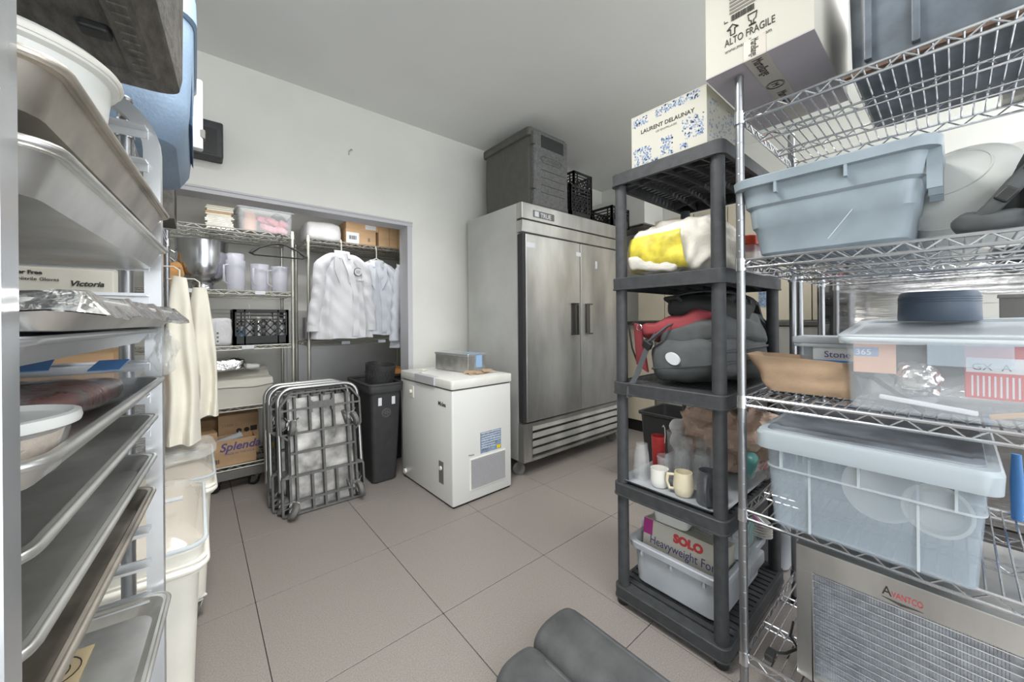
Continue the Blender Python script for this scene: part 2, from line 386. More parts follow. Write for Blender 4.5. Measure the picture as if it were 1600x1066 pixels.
# ---------------------------------------------------------------- big two-door reach-in refrigerator
t = thing('reach_in_refrigerator', 'tall two-door stainless steel refrigerator with louvred base standing on casters', 'refrigerator', (2.615, 2.54, 0))
X0, X1, F = -0.685, 0.685, -0.38     # local; front at world Y 2.16
MB().box(X0, X1, F + 0.06, 0.37, 0.13, 2.16).build('body', 'steel_side', t, bevel=0.006)
# header panel with a bent lip
MB().box(X0, X1, F - 0.004, F + 0.06, 2.035, 2.16).build('header_panel', 'steel', t, bevel=0.005)
MB().add([(X0, F - 0.012, 2.02), (X1, F - 0.012, 2.02), (X1, F + 0.058, 2.02), (X0, F + 0.058, 2.02), (X0, F - 0.002, 1.93), (X1, F - 0.002, 1.93), (X1, F + 0.058, 1.93), (X0, F + 0.058, 1.93)],
         [(0, 1, 2, 3), (7, 6, 5, 4), (4, 5, 1, 0), (5, 6, 2, 1), (6, 7, 3, 2), (7, 4, 0, 3)]).build('lower_header', 'steel', t, bevel=0.003)
MB().box(X0, X1, F + 0.004, F + 0.05, 2.02, 2.036).build('header_groove', 'black_plastic', t)
bd = MB().box(X0 + 0.12, X0 + 0.36, F - 0.007, F - 0.004, 2.06, 2.115).build('badge', 'steel_dark', t)
text('badge_text', 'TRUE', 0.05, t, (X0 + 0.2, F - 0.0075, 2.068), FRONT, 'sticker', bold=0.001)
MB().box(X0 + 0.135, X0 + 0.18, F - 0.009, F - 0.007, 2.066, 2.108).build('badge_mark', 'sticker', t, bevel=0.004)
for k, (x0, x1) in enumerate([(X0 + 0.03, -0.004), (0.004, X1 - 0.03)]):
    d = MB().box(x0, x1, F - 0.012, F + 0.05, 0.44, 1.915).build('door', 'steel', t, bevel=0.006)
    s = 1 if k == 0 else -1
    xe = x1 if k == 0 else x0
    hx = xe - s * 0.07
    a, b = sorted((hx - s * 0.055, hx + s * 0.012))
    MB().box(a, b, F - 0.0135, F - 0.0125, 1.115, 1.375).build('handle_recess', 'steel_dark', d)
    MB().box(hx - 0.011, hx + 0.011, F - 0.05, F - 0.034, 1.12, 1.37).box(a, b, F - 0.05, F - 0.013, 1.372, 1.384).box(a, b, F - 0.05, F - 0.013, 1.108, 1.12).build('handle', 'black_plastic' if k == 0 else 'steel_dark', d, bevel=0.002)
MB().box(X0 + 0.005, X0 + 0.028, F, F + 0.055, 0.44, 1.915).build('door_gasket', 'black_plastic', t)
MB().box(X0 + 0.04, X0 + 0.13, F - 0.0135, F - 0.012, 1.81, 1.85).build('sticker', 'sticker', t)
MB().box(X0 + 0.63, X0 + 0.69, F - 0.013, F - 0.0118, 1.80, 1.835).box(X0 + 0.9, X0 + 0.93, F - 0.013, F - 0.0118, 1.71, 1.78).build('tape_scrap', 'sticker', t)
# louvred grille
MB().box(X0, X0 + 0.09, F - 0.006, F + 0.06, 0.13, 0.43).box(X1 - 0.05, X1, F - 0.006, F + 0.06, 0.13, 0.43).box(X0 + 0.09, X1 - 0.05, F - 0.006, F + 0.06, 0.405, 0.43).box(X0 + 0.09, X1 - 0.05, F - 0.006, F + 0.06, 0.13, 0.15).box(X0 + 0.09, X1 - 0.05, F + 0.045, F + 0.06, 0.15, 0.405).build('grille_frame', 'steel', t, bevel=0.003)
for k in range(4):
    z = 0.155 + k * 0.063
    MB().add([(X0 + 0.09, F + 0.04, z), (X1 - 0.05, F + 0.04, z), (X1 - 0.05, F + 0.044, z), (X0 + 0.09, F + 0.044, z), (X0 + 0.09, F - 0.004, z + 0.02), (X1 - 0.05, F - 0.004, z + 0.02), (X1 - 0.05, F + 0.0, z + 0.02), (X0 + 0.09, F + 0.0, z + 0.02),
              (X0 + 0.09, F + 0.014, z + 0.056), (X1 - 0.05, F + 0.014, z + 0.056), (X1 - 0.05, F + 0.018, z + 0.056), (X0 + 0.09, F + 0.018, z + 0.056)],
             [(0, 1, 5, 4), (3, 7, 6, 2), (4, 5, 9, 8), (7, 11, 10, 6), (8, 9, 10, 11), (0, 3, 2, 1), (0, 4, 7, 3), (1, 2, 6, 5), (4, 8, 11, 7), (5, 6, 10, 9)]).build('louvre', 'steel', t)
for x in (X0 + 0.06, X1 - 0.06):
    for y in (F + 0.09, 0.3): caster(t, x, y, 0.13, 0.05, 0.034, 40, 'wheel_grey', 'steel_dark')

# ---------------------------------------------------------------- insulated carrier and crates on top of it
t = thing('insulated_food_carrier', 'dark grey insulated plastic food carrier on top of the steel refrigerator', 'food carrier', (2.295, 2.51, 2.162))
# body: sides bulge slightly
rings = []
for z, i in [(0.0, 0.02), (0.02, 0.004), (0.08, 0.0), (0.3, -0.004), (0.55, 0.0), (0.6, 0.004)]:
    rings.append(rr(0, 0.02, z, 0.215 - i, 0.305 - i, 0.03, 4))
MB().loft(rings).build('body', 'grey_insulated', t, smooth=35)
MB().rbox(-0.235, 0.228, -0.30, 0.345, 0.585, 0.655, 0.035, 0.014, 4).build('lid', 'grey_insulated', t, smooth=35)
dr = MB().rbox(-0.205, 0.205, -0.325, -0.27, 0.02, 0.62, 0.012, 0.008).build('door', 'grey_insulated_face', t, smooth=35)
MB().rbox(-0.12, 0.15, -0.329, -0.323, 0.50, 0.60, 0.012, 0.002).build('handle_recess', 'black_plastic', dr)
for k in range(4):
    z = 0.13 + 0.062 * k
    MB().tube([(-0.12, -0.326, z), (0.16, -0.326, z)], 0.004, 6).build('rib', 'grey_insulated', dr)
MB().tube([(-0.1, -0.326, 0.38), (0.1, -0.326, 0.38), (0.13, -0.326, 0.405), (0.1, -0.326, 0.43), (-0.1, -0.326, 0.43), (-0.13, -0.326, 0.405)], 0.004, 6, closed=True).build('nameplate_border', 'grey_insulated_face', dr)
text('nameplate_text', 'CAMBRO', 0.04, t, (0, -0.3265, 0.391), FRONT, 'grey_insulated', 'CENTER', 0.001, 1.1)
MB().box(-0.222, -0.19, -0.335, -0.30, 0.14, 0.185).box(-0.222, -0.19, -0.335, -0.30, 0.5, 0.545).build('hinge', 'grey_insulated', t, bevel=0.004)
MB().rbox(-0.215, 0.215, -0.32, -0.27, -0.0, 0.05, 0.01, 0.006).build('front_foot', 'grey_insulated', t)

def milk_crate(label, loc, rz=0, W=0.33, D=0.33, H=0.28, m='black_plastic', group=None):
    t = thing('milk_crate', label, 'crate', loc, rz, group)
    b = MB().box(-W / 2, W / 2, -D / 2, D / 2, 0.004, 0.01)
    for k in range(5):
        u = -W / 2 + W * (k + 0.5) / 5; b.box(u - 0.004, u + 0.004, -D / 2, D / 2, 0.0, 0.012)
    b.build('base', m, t)
    for s, (L, off, r) in enumerate([(W, D / 2, 0), (D, W / 2, 90), (W, D / 2, 180), (D, W / 2, 270)]):
        p = MB(); y0, y1 = -off, -off + 0.012
        p.box(-L / 2, L / 2, y0, y1, H - 0.022, H).box(-L / 2, L / 2, y0, y1, 0.0, 0.07)
        for z in (H - 0.05, H - 0.08): p.box(-L / 2, L / 2, y0 + 0.002, y1 - 0.002, z, z + 0.009)
        for x in (-L / 2, L / 2 - 0.022): p.box(x, x + 0.022, y0, y1, 0, H)
        for x in (-L * 0.3, L * 0.3): p.box(x - 0.005, x + 0.005, y0, y1, 0, H)
        zt, zb = H - 0.08, 0.07; nn = 6; dz = zt - zb; st = (L - 0.044) / nn
        for k in range(-2, nn + 1):
            for sg in (1, -1):
                xa = -L / 2 + 0.022 + k * st; xb = xa + dz * 0.9
                za, zb2 = (zb, zt) if sg > 0 else (zt, zb)
                # clip to the panel
                lo, hi = -L / 2 + 0.022, L / 2 - 0.022
                ta = max(0.0, (lo - xa) / (xb - xa)); tb = min(1.0, (hi - xa) / (xb - xa))
                if tb - ta < 0.08: continue
                P0 = (xa + (xb - xa) * ta, (y0 + y1) / 2, za + (zb2 - za) * ta); P1 = (xa + (xb - xa) * tb, (y0 + y1) / 2, za + (zb2 - za) * tb)
                p.bar(P0, P1, 0.009, 0.006, (0, 1, 0))
        p.build('side_panel', m, t, rot=(0, 0, R(r)))
    return t
milk_crate('black lattice milk crate beside the grey food carrier on the refrigerator', (2.745, 2.385, 2.162), W=0.3, D=0.3, H=0.31)
milk_crate('lower black milk crate of the stacked pair near the back of the refrigerator top', (3.14, 2.68, 2.162), W=0.3, D=0.3, H=0.31)
milk_crate('upper black milk crate of the stacked pair near the back of the refrigerator top', (3.14, 2.68, 2.474), W=0.3, D=0.3, H=0.31)
milk_crate('black milk crate at the right end of the refrigerator top, behind the shelving post', (3.27, 2.30, 2.162), W=0.3, D=0.28, H=0.2)

# ---------------------------------------------------------------- chest freezer
t = thing('chest_freezer', 'white chest freezer with grey lid edge and side air grille', 'freezer', (1.525, 2.51, 0), 1.0)
hx, hy = 0.255, 0.38
MB().rbox(-hx, hx, -hy, hy, 0.015, 0.775, 0.012, 0.004).build('cabinet', 'white_enamel', t, smooth=40)
MB().box(-hx + 0.012, hx - 0.012, -hy + 0.012, hy - 0.012, 0.0, 0.02).build('base', 'black_base', t)
ld = MB().rbox(-hx - 0.008, hx + 0.008, -hy - 0.008, hy + 0.005, 0.785, 0.845, 0.02, 0.006, 4).build('lid', 'white_enamel_lid', t, smooth=40)
MB().box(-hx + 0.01, hx - 0.01, -hy + 0.01, hy - 0.01, 0.77, 0.79).build('lid_gasket', 'wheel_grey', t)
MB().rbox(-hx - 0.016, -hx + 0.03, -0.17, 0.12, 0.788, 0.848, 0.004, 0.003).build('handle', 'trim_grey', ld)
MB().rbox(-hx + 0.03, -hx + 0.06, 0.09, 0.14, 0.845, 0.853, 0.004).build('lock_plate', 'white_plastic', ld)
MB().rbox(-hx - 0.004, -hx + 0.004, 0.165, 0.24, 0.655, 0.745, 0.003, 0.001).cyl((-hx - 0.02, 0.2, 0.7), (-hx, 0.2, 0.7), 0.013, n=14).build('lock_socket', 'white_plastic', t)
MB().cyl((-hx - 0.016, 0.31, 0.055), (-hx, 0.31, 0.055), 0.018, n=14).build('drain_plug', 'white_plastic', t)
MB().rbox(-hx - 0.003, -hx + 0.003, -0.265, -0.205, 0.13, 0.28, 0.002, 0.001).build('control_plate', 'wheel_grey', t)
MB().cyl((-hx - 0.012, -0.235, 0.235), (-hx, -0.235, 0.235), 0.014, n=12).build('thermostat_knob', 'white_plastic', t)
text('brand_text', 'Midea', 0.042, t, (-hx - 0.001, -0.2, 0.66), (R(90), 0, R(-90)), 'ink', bold=0.0008)
gr = MB().rbox(-0.12, 0.195, -hy - 0.006, -hy + 0.004, 0.085, 0.30, 0.006, 0.002).build('grille_plate', 'white_plastic', t)
MB().box(-0.112, 0.187, -hy - 0.0068, -hy - 0.005, 0.093, 0.292).build('grille_backing', 'wheel_grey', gr)
for k in range(30):
    z = 0.096 + k * 0.0066
    MB().box(-0.112, 0.187, -hy - 0.0095, -hy - 0.0055, z, z + 0.0034).build('grille_slat', 'trim_grey', gr)
st = MB().box(-0.03, 0.155, -hy - 0.0012, -hy + 0.001, 0.315, 0.46).build('data_label', 'sticker_blue', t)
MB().box(0.115, 0.15, -hy - 0.002, -hy, 0.32, 0.345).build('warning_mark', 'yellow', st)
for k in range(7): MB().box(-0.022, 0.148 if k < 5 else 0.1, -hy - 0.0018, -hy, 0.45 - k * 0.017, 0.4545 - k * 0.017).build('print_line', 'sticker', st)
text('small_print', 'Midea', 0.02, t, (-0.13, -hy - 0.001, 0.318), FRONT, 'ink_soft')
# tin box on the freezer
b = thing('metal_loaf_box', 'galvanised metal loaf box with blue tape on the freezer lid', 'metal box', (1.60, 2.56, 0.848), 6)
MB().rbox(-0.075, 0.1, -0.21, 0.21, 0.0, 0.13, 0.004, 0.003).build('box_body', 'galv', b)
MB().rbox(-0.08, 0.105, -0.215, 0.215, 0.122, 0.14, 0.004, 0.003).build('box_lid', 'alu', b)
MB().box(0.0, 0.058, -0.2175, -0.211, 0.035, 0.128).box(0.0, 0.058, -0.217, -0.05, 0.1395, 0.142).build('tape', 'pale_blue_tape', b)
p = thing('paper_sachets', 'flattened brown paper scraps lying under the metal box on the freezer', 'paper', (1.565, 2.27, 0.848), -15)
for k, (x, y, r_, sx) in enumerate([(0, 0, 0, 0.06), (0.05, 0.02, 25, 0.07), (-0.03, 0.03, -30, 0.05), (0.1, 0.02, 10, 0.05)]):
    MB().add([(-sx, -0.03, 0.002 + k * 0.004), (sx, -0.025, 0.002 + k * 0.004), (sx * 0.9, 0.03, 0.006 + k * 0.006), (-sx * 0.8, 0.025, 0.012 + k * 0.005),
              (-sx, -0.03, 0.0005 + k * 0.004), (sx, -0.025, 0.0005 + k * 0.004), (sx * 0.9, 0.03, 0.0045 + k * 0.006), (-sx * 0.8, 0.025, 0.0105 + k * 0.005)],
             [(0, 1, 2, 3), (7, 6, 5, 4), (0, 4, 5, 1), (1, 5, 6, 2), (2, 6, 7, 3), (3, 7, 4, 0)]).build('paper_leaf', 'kraft', p, (x, y, 0), (0, 0, R(r_)))
k = thing('freezer_key', 'white plastic key lying on the freezer lid by the wall', 'key', (1.36, 2.70, 0.848), 20)
MB().tube([(0, 0, 0.004), (0.022, 0.0, 0.004), (0.022, 0.022, 0.004), (0, 0.022, 0.004)], 0.004, 6, closed=True).build('key_bow', 'white_plastic', k)
MB().box(0.022, 0.06, 0.007, 0.015, 0, 0.006).build('key_blade', 'white_plastic', k)

# ---------------------------------------------------------------- slim waste bin, woven basket in it
t = thing('slim_waste_bin', 'tall slim dark grey waste bin with round emblem between carts and freezer', 'bin', (1.11, 3.07, 0))
out = [rr(0, 0, z, a, b_, 0.03, 4) for z, a, b_ in [(0, 0.085, 0.21), (0.01, 0.095, 0.22), (0.7, 0.118, 0.262), (0.7, 0.13, 0.276), (0.75, 0.135, 0.28), (0.757, 0.132, 0.277)]]
inn = [rr(0, 0, z, a, b_, 0.03, 4) for z, a, b_ in [(0.757, 0.122, 0.266), (0.70, 0.112, 0.256), (0.03, 0.09, 0.215)]]
MB().loft(out + inn).build('bin_body', 'black_bin', t, smooth=35)
MB().tube(rr(0, 0, 0.757, 0.127, 0.272, 0.03, 4), 0.012, 8, closed=True).build('rim', 'black_bin', t, smooth=60)
yf = lambda z: -(0.22 + 0.042 * z / 0.7) - 0.0015
em = MB()
for r_ in (0.034, 0.026): em.tube([(0.0 + r_ * math.cos(a * PI / 12), yf(0.54 + r_ * math.sin(a * PI / 12)), 0.54 + r_ * math.sin(a * PI / 12)) for a in range(24)], 0.0018, 4, closed=True)
for a in range(6):
    c, s_ = math.cos(a * PI / 3), math.sin(a * PI / 3)
    em.tube([(0.006 * c, yf(0.54), 0.54 + 0.006 * s_), (0.019 * c, yf(0.54 + 0.019 * s_), 0.54 + 0.019 * s_)], 0.0035, 5)
em.build('round_emblem', 'wheel_grey', t)
for x in (-0.05, 0.055): MB().rbox(x - 0.014, x + 0.014, yf(0.63) - 0.002, yf(0.63) + 0.006, 0.6, 0.66, 0.006, 0.001).build('sticker', 'sticker', t)
b = thing('woven_basket', 'round black woven plastic basket sitting in the slim waste bin', 'basket', (1.12, 3.0, 0.70), rot=(R(6), R(4), 0))
MB().lathe([(0.09, 0), (0.098, 0.005), (0.112, 0.2), (0.108, 0.2), (0.09, 0.012)], 32, sy=1.1).build('basket_shell', 'black_bin', b, smooth=35)
wv = MB()
for k in range(30):
    for lv in range(4):
        a = 2 * PI * k / 30; a2 = a + (0.12 if lv % 2 else -0.12); z = 0.02 + lv * 0.045; ra = 0.1 + 0.065 * z; rb = 0.1 + 0.065 * (z + 0.042)
        wv.bar((ra * math.cos(a), 1.1 * ra * math.sin(a), z), (rb * math.cos(a2), 1.1 * rb * math.sin(a2), z + 0.042), 0.009, 0.006, (math.cos(a), math.sin(a), 0))
tag(wv.build('weave', 'black_bin', b), None, kind='stuff')
b = thing('black_tub_behind_bin', 'low black tub holding a yellow-brown bag behind the waste bin', 'tub', (1.40, 3.42, 0.0))
MB().loft([rr(0, 0, z, a, b_, 0.04, 4) for z, a, b_ in [(0, 0.14, 0.16), (0.74, 0.17, 0.2), (0.75, 0.185, 0.215), (0.77, 0.185, 0.215), (0.77, 0.165, 0.195), (0.1, 0.14, 0.16)]]).build('tub_body', 'black_plastic', b, smooth=35)
super_blob(0.12, 0.13, 0.07, 0.8, 0.02, 12).build('bag_of_scraps', 'wood', b, (0, 0, 0.76), smooth=50)
b.name = 'black_tub'

# ---------------------------------------------------------------- folding platform carts leaning in front of the closet
def platform_cart(label, loc, rot, detail=True):
    t = thing('platform_cart', label, 'cart', loc, group='folded platform carts', rot=rot)
    W, H = 0.25, 0.765          # half width, deck length stood on end; deck in x-z plane, underside to -y
    m = 'cart_plastic'
    MB().box(-W + 0.05, W - 0.05, 0.02, 0.028, 0.015, H - 0.03).build('deck_panel', 'deck_metal', t)
    # outline: wide ends, waisted middle
    ol = [(-W, 0), (W, 0), (W, 0.22), (W - 0.045, 0.25), (W - 0.045, 0.46), (W, 0.5), (W, 0.68), (W - 0.06, H - 0.005), (-W + 0.06, H - 0.005), (-W, 0.68), (-W, 0.5), (-W + 0.045, 0.46), (-W + 0.045, 0.25), (-W, 0.22)]
    f = MB()
    for i in range(len(ol)):
        a, b_ = ol[i], ol[(i + 1) % len(ol)]
        f.bar((a[0], 0.0, a[1] + 0.008), (b_[0], 0.0, b_[1] + 0.008), 0.012, 0.06, (0, 1, 0))
    f.build('edge_frame', m, t)
    for x, z0, z1 in [(-0.165, 0.01, H - 0.02), (0.165, 0.01, H - 0.02), (0.0, 0.01, H - 0.02), (-0.205, 0.02, H - 0.05), (0.205, 0.02, H - 0.05), (-0.075, 0.01, 0.24), (0.075, 0.01, 0.24), (-0.075, 0.5, H - 0.02), (0.075, 0.5, H - 0.02)]:
        MB().box(x - 0.007, x + 0.007, -0.03, 0.022, z0, z1).build('rib', m, t)
    for z, hw in [(0.075, W), (0.23, W), (0.375, W - 0.05), (0.5, W), (0.655, W)]:
        MB().box(-hw, hw, -0.032, 0.022, z, z + 0.012).build('cross_rib', m, t)
    MB().box(-0.06, 0.06, -0.034, 0.0, 0.655, 0.7).box(-0.08, -0.06, -0.034, 0.0, 0.63, 0.71).box(0.06, 0.08, -0.034, 0.0, 0.63, 0.71).build('foot_latch', m, t)
    # tube handle round the deck
    hw = W + 0.004; c = 0.09; path = [(-hw, 0.03, 0.15), (-hw, 0.03, 0.72)]
    for k in range(1, 7): a = PI - PI / 2 * k / 6; path.append((-hw + c + c * math.cos(a), 0.03, 0.72 + 0.085 * math.sin(a)))
    path.append((hw - c, 0.03, 0.805))
    for k in range(1, 7): a = PI / 2 - PI / 2 * k / 6; path.append((hw - c + c * math.cos(a), 0.03, 0.72 + 0.085 * math.sin(a)))
    path += [(hw, 0.03, 0.15)]
    MB().tube(path, 0.0135, 10).build('handle_tube', 'chrome_dull', t, smooth=50)
    # four casters pointing out of the underside (towards -y)
    for x, z, sw in [(-0.19, 0.06, 30), (0.2, 0.09, -10), (-0.19, 0.57, 10), (0.19, 0.57, -15)]:
        cst = MB()
        for sg in (-1, 1):
            x0, x1 = sorted((sg * 0.018, sg * 0.022))
            cst.add([(x0, -0.03, -0.025), (x1, -0.03, -0.025), (x1, -0.03, 0.025), (x0, -0.03, 0.025), (x0, -0.085, -0.035), (x1, -0.085, -0.035), (x1, -0.085, -0.01), (x0, -0.085, -0.01)],
                    [(3, 2, 1, 0), (4, 5, 6, 7), (0, 1, 5, 4), (1, 2, 6, 5), (2, 3, 7, 6), (3, 0, 4, 7)])
        cst.cyl((0, -0.012, 0), (0, -0.034, 0), 0.028, n=14)
        cst.box(-0.022, 0.022, -0.036, -0.03, -0.028, 0.028)
        c_ = cst.build('caster', 'chrome_dull', t, (x, 0, z), (0, R(sw), 0))
        n = 20; prof = [(-0.015, 0.02), (-0.015, 0.044), (-0.011, 0.05), (0.011, 0.05), (0.015, 0.044), (0.015, 0.02)]
        MB().loft([[(px, -0.08 + pr * math.cos(2 * PI * j / n), -0.022 + pr * math.sin(2 * PI * j / n)) for j in range(n)] for px, pr in prof]).build('wheel', 'wheel_grey', c_, smooth=40)
        for q in range(4):
            a = R(45 + 90 * q); MB().bar((0.01 * math.cos(a), -0.005, 0.01 * math.sin(a)), (0.06 * math.cos(a), -0.005, 0.06 * math.sin(a)), 0.006, 0.04, (0, 1, 0)).build('caster_web', m, c_)
    return t
platform_cart('front folded platform cart, underside ribs and wheels facing out', (0.662, 2.745, 0.0), (R(-10), 0, R(-1)))
platform_cart('second folded platform cart, its handle showing behind the front one', (0.625, 2.86, 0.0), (R(-10), 0, R(-2)))
platform_cart('third folded platform cart, rearmost against the closet racks', (0.615, 2.97, 0.0), (R(-10), 0, R(-2)))
# ================================================================ wire racks
def zigzag(p0, p1, zt, zb, pitch):
    p0 = Vector(p0); p1 = Vector(p1); L = (p1 - p0).length; n = max(2, int(round(L / pitch))); pts = []
    for k in range(n + 1):
        q = p0.lerp(p1, k / n)
        for d in (-0.08, 0.08):
            f_ = (k + d) / n
            if 0 <= f_ <= 1:
                q = p0.lerp(p1, f_); pts.append((q.x, q.y, zt if k % 2 else zb))
    return pts
def wire_shelf(parent, L, D, z, m='chrome', rim=0.03, r=0.003, pitch=0.06, cross=0.028, n=6, trusses=2, posts=True):
    """shelf with its top at z; L along x, D along y, centred"""
    a, b = L / 2, D / 2; zt, zb = z - r, z - rim
    s = MB()
    for zz in (zt, zb):
        s.tube([(-a, -b, zz), (a, -b, zz), (a, b, zz), (-a, b, zz)], r, n, closed=True)
    for p0, p1 in [((-a, -b, 0), (a, -b, 0)), ((-a, b, 0), (a, b, 0)), ((-a, -b, 0), (-a, b, 0)), ((a, -b, 0), (a, b, 0))]:
        s.tube(zigzag(p0, p1, zt - 0.002, zb + 0.002, pitch), r * 0.7, 5)
    if posts:
        for sx in (-1, 1):
            for sy in (-1, 1): s.cyl((sx * a, sy * b, zb - 0.008), (sx * a, sy * b, zt + 0.006), 0.0165, 0.0155, 14)
    sh = s.build('shelf', m, parent, smooth=50)
    g = MB(); k = int(L / cross)
    for i in range(1, k):
        x = -a + L * i / k; g.tube([(x, -b, zt), (x, b, zt)], r * 0.75, 5)
    g.build('cross_wires', m, sh, smooth=50)['kind'] = 'stuff'
    t_ = MB()
    for i in range(trusses):
        y = -b + D * (i + 1) / (trusses + 1)
        t_.tube([(-a, y, zt - r * 1.6), (a, y, zt - r * 1.6)], r, n); t_.tube([(-a, y, zb), (a, y, zb)], r, n)
        t_.tube(zigzag((-a, y, 0), (a, y, 0), zt - 0.005, zb + 0.002, pitch), r * 0.7, 5)
    t_.build('support_truss', m, sh, smooth=50)
    return sh
def wire_rack(name, label, loc, rz, L, D, levels, H, m='chrome', z0=0.0, casters=None, cross=0.028, pitch=0.06, r=0.003, pr=0.0127, trusses=2, rim=0.03, group=None):
    t = thing(name, label, 'shelf', loc, rz, group)
    for sx in (-1, 1):
        for sy in (-1, 1):
            p = MB().cyl((sx * L / 2, sy * D / 2, z0), (sx * L / 2, sy * D / 2, H), pr, n=14)
            q = z0 + 0.06
            while q < H - 0.03:
                p.tube([(sx * L / 2 + pr * math.cos(2 * PI * j / 12), sy * D / 2 + pr * math.sin(2 * PI * j / 12), q) for j in range(12)], 0.0007, 3, closed=True); q += 0.0508
            p.lathe([(pr + 0.001, 0), (pr + 0.001, 0.006), (pr * 0.6, 0.012)], 12, (sx * L / 2, sy * D / 2, H))
            p.build('post', 'chrome_post' if m == 'chrome' else m, t, smooth=40)
            if casters: caster(t, sx * L / 2, sy * D / 2, z0, *casters)
            else: MB().cyl((sx * L / 2, sy * D / 2, 0), (sx * L / 2, sy * D / 2, z0 + 0.002), 0.016, n=12).build('foot', 'black_plastic', t) if z0 > 0 else None
    for z in levels: wire_shelf(t, L, D, z, m, rim, r, pitch, cross, trusses=trusses)
    return t
CZ = [1.945, 1.482, 1.066, 0.612, 0.18]
cl = wire_rack('closet_wire_rack', 'wire shelving unit on a dolly in the left half of the closet', (-0.01, 3.71, 0), 0, 1.22, 0.50, CZ, 1.965, 'wire_coat', 0.145, None, pitch=0.055, r=0.0032)
for sx in (-0.61, 0.61):
    for sy in (-0.25, 0.25): pass
dl = MB().box(-0.63, 0.63, -0.27, -0.23, 0.085, 0.145).box(-0.63, 0.63, 0.23, 0.27, 0.085, 0.145).box(-0.63, -0.59, -0.23, 0.23, 0.085, 0.145).box(0.59, 0.63, -0.23, 0.23, 0.085, 0.145).build('dolly_frame', 'wheel_grey', cl, bevel=0.004)
for f in [c for c in children(cl) if c.name.startswith('foot')]: bpy.data.objects.remove(f)
for x in (-0.5, 0.12, 0.36, 0.56):
    caster(cl, x, -0.24, 0.087, 0.036, 0.03, 60, 'rubber', 'steel_dark')
for x in (-0.5, 0.5): caster(cl, x, 0.22, 0.087, 0.036, 0.03, 20, 'rubber', 'steel_dark')
crk = wire_rack('closet_wire_rack', 'wire shelving unit with hanging jackets in the right half of the closet', (1.205, 3.71, 0), 0, 0.98, 0.50, [1.94, 1.07], 1.955, 'wire_coat', 0.02, None, pitch=0.055, r=0.0032)
for rk, lst in ((cl, [(1.482, -0.02, 0.085), (1.482, 0.39, 0.065), (1.066, 0.31, 0.075)]), (crk, [(1.07, -0.2, 0.07), (1.07, 0.12, 0.07), (1.07, 0.33, 0.07)])):
    for z, x, w_ in lst: MB().box(x - w_ / 2, x + w_ / 2, -0.257, -0.2545, z - 0.027, z - 0.001).build('shelf_tag', 'sticker', rk)

def carton(name, label, cat, loc, rz, W, D, H, m, open_top=False, group=None, rot=None):
    t = thing(name, label, cat, loc, rz, group, rot)
    if open_top:
        mb = MB().box(-W / 2, W / 2, -D / 2, -D / 2 + 0.005, 0, H).box(-W / 2, W / 2, D / 2 - 0.005, D / 2, 0, H).box(-W / 2, -W / 2 + 0.005, -D / 2 + 0.005, D / 2 - 0.005, 0, H).box(W / 2 - 0.005, W / 2, -D / 2 + 0.005, D / 2 - 0.005, 0, H).box(-W / 2, W / 2, -D / 2, D / 2, 0, 0.004)
        mb.build('carton_body', m, t)
    else:
        MB().box(-W / 2, W / 2, -D / 2, D / 2, 0, H - 0.004).build('carton_body', m, t, bevel=0.003)
        MB().box(-W / 2, W / 2, -D / 2, -0.002, H - 0.004, H).build('flap', m, t)
        MB().box(-W / 2, W / 2, 0.002, D / 2, H - 0.004, H).build('flap', m, t)
    return t
def lines_print(parent, x0, x1, z0, z1, y, n, m='ink_soft'):
    for k in range(n):
        z = z0 + (z1 - z0) * (k + 0.5) / n; hh = (z1 - z0) / n * 0.28
        MB().box(x0, x1 - (0.25 * (x1 - x0) if k % 3 == 2 else 0), y - 0.0006, y + 0.0004, z - hh, z + hh).build('print_line', m, parent)
def barcode(parent, x0, x1, z0, z1, y, n=12):
    mb = MB(); random.seed(3)
    for k in range(n):
        x = x0 + (x1 - x0) * k / n; mb.box(x, x + (x1 - x0) / n * random.choice((0.3, 0.5, 0.7)), y - 0.0007, y + 0.0003, z0, z1)
    tag(mb.build('barcode', 'ink', parent), None, kind='stuff')

# ---- top shelf of the left rack
t = thing('folded_towels', 'stack of folded grey towels and papers on the top closet shelf', 'towels', (0.14, 3.66, CZ[0]), 0)
random.seed(5); z = 0
for k in range(13):
    hgt = random.uniform(0.009, 0.015); dx = random.uniform(-0.008, 0.008); w_ = 0.082 + random.uniform(-0.004, 0.004)
    m = 'cardboard' if k in (9,) else ('cloth_cream' if k > 6 else 'paper')
    MB().rbox(-w_ + dx, w_ + dx, -0.1, 0.1, z, z + hgt, 0.006, 0.004).build('folded_piece', m, t, smooth=50); z += hgt + 0.001
def clear_bin(name, label, loc, rz, W, D, H, m='clear_plastic', rib='frost_rib', taper=0.012, lid=None, rot=None, cat='storage bin'):
    t = thing(name, label, cat, loc, rz, rot=rot)
    out = [rr(0, 0, z, W / 2 - i, D / 2 - i, 0.022, 4) for z, i in [(0, taper + 0.006), (0.006, taper), (H - 0.02, 0.004), (H, 0.0)]]
    inn = [rr(0, 0, z, W / 2 - i, D / 2 - i, 0.02, 4) for z, i in [(H, 0.003), (H - 0.02, 0.007), (0.008, taper + 0.004)]]
    MB().loft(out + inn).build('bin_shell', m, t, smooth=40)
    MB().tube(rr(0, 0, H - 0.006, W / 2 + 0.003, D / 2 + 0.003, 0.025, 4), 0.007, 6, closed=True).build('rim', rib, t, smooth=60)
    if lid:
        l = MB().loft([rr(0, 0, z, W / 2 + i, D / 2 + i, 0.03, 4) for z, i in [(H - 0.012, 0.012), (H + 0.012, 0.014), (H + 0.02, 0.008), (H + 0.02, -0.012), (H + 0.012, -0.018)]]).build('lid', lid, t, smooth=40)
    return t
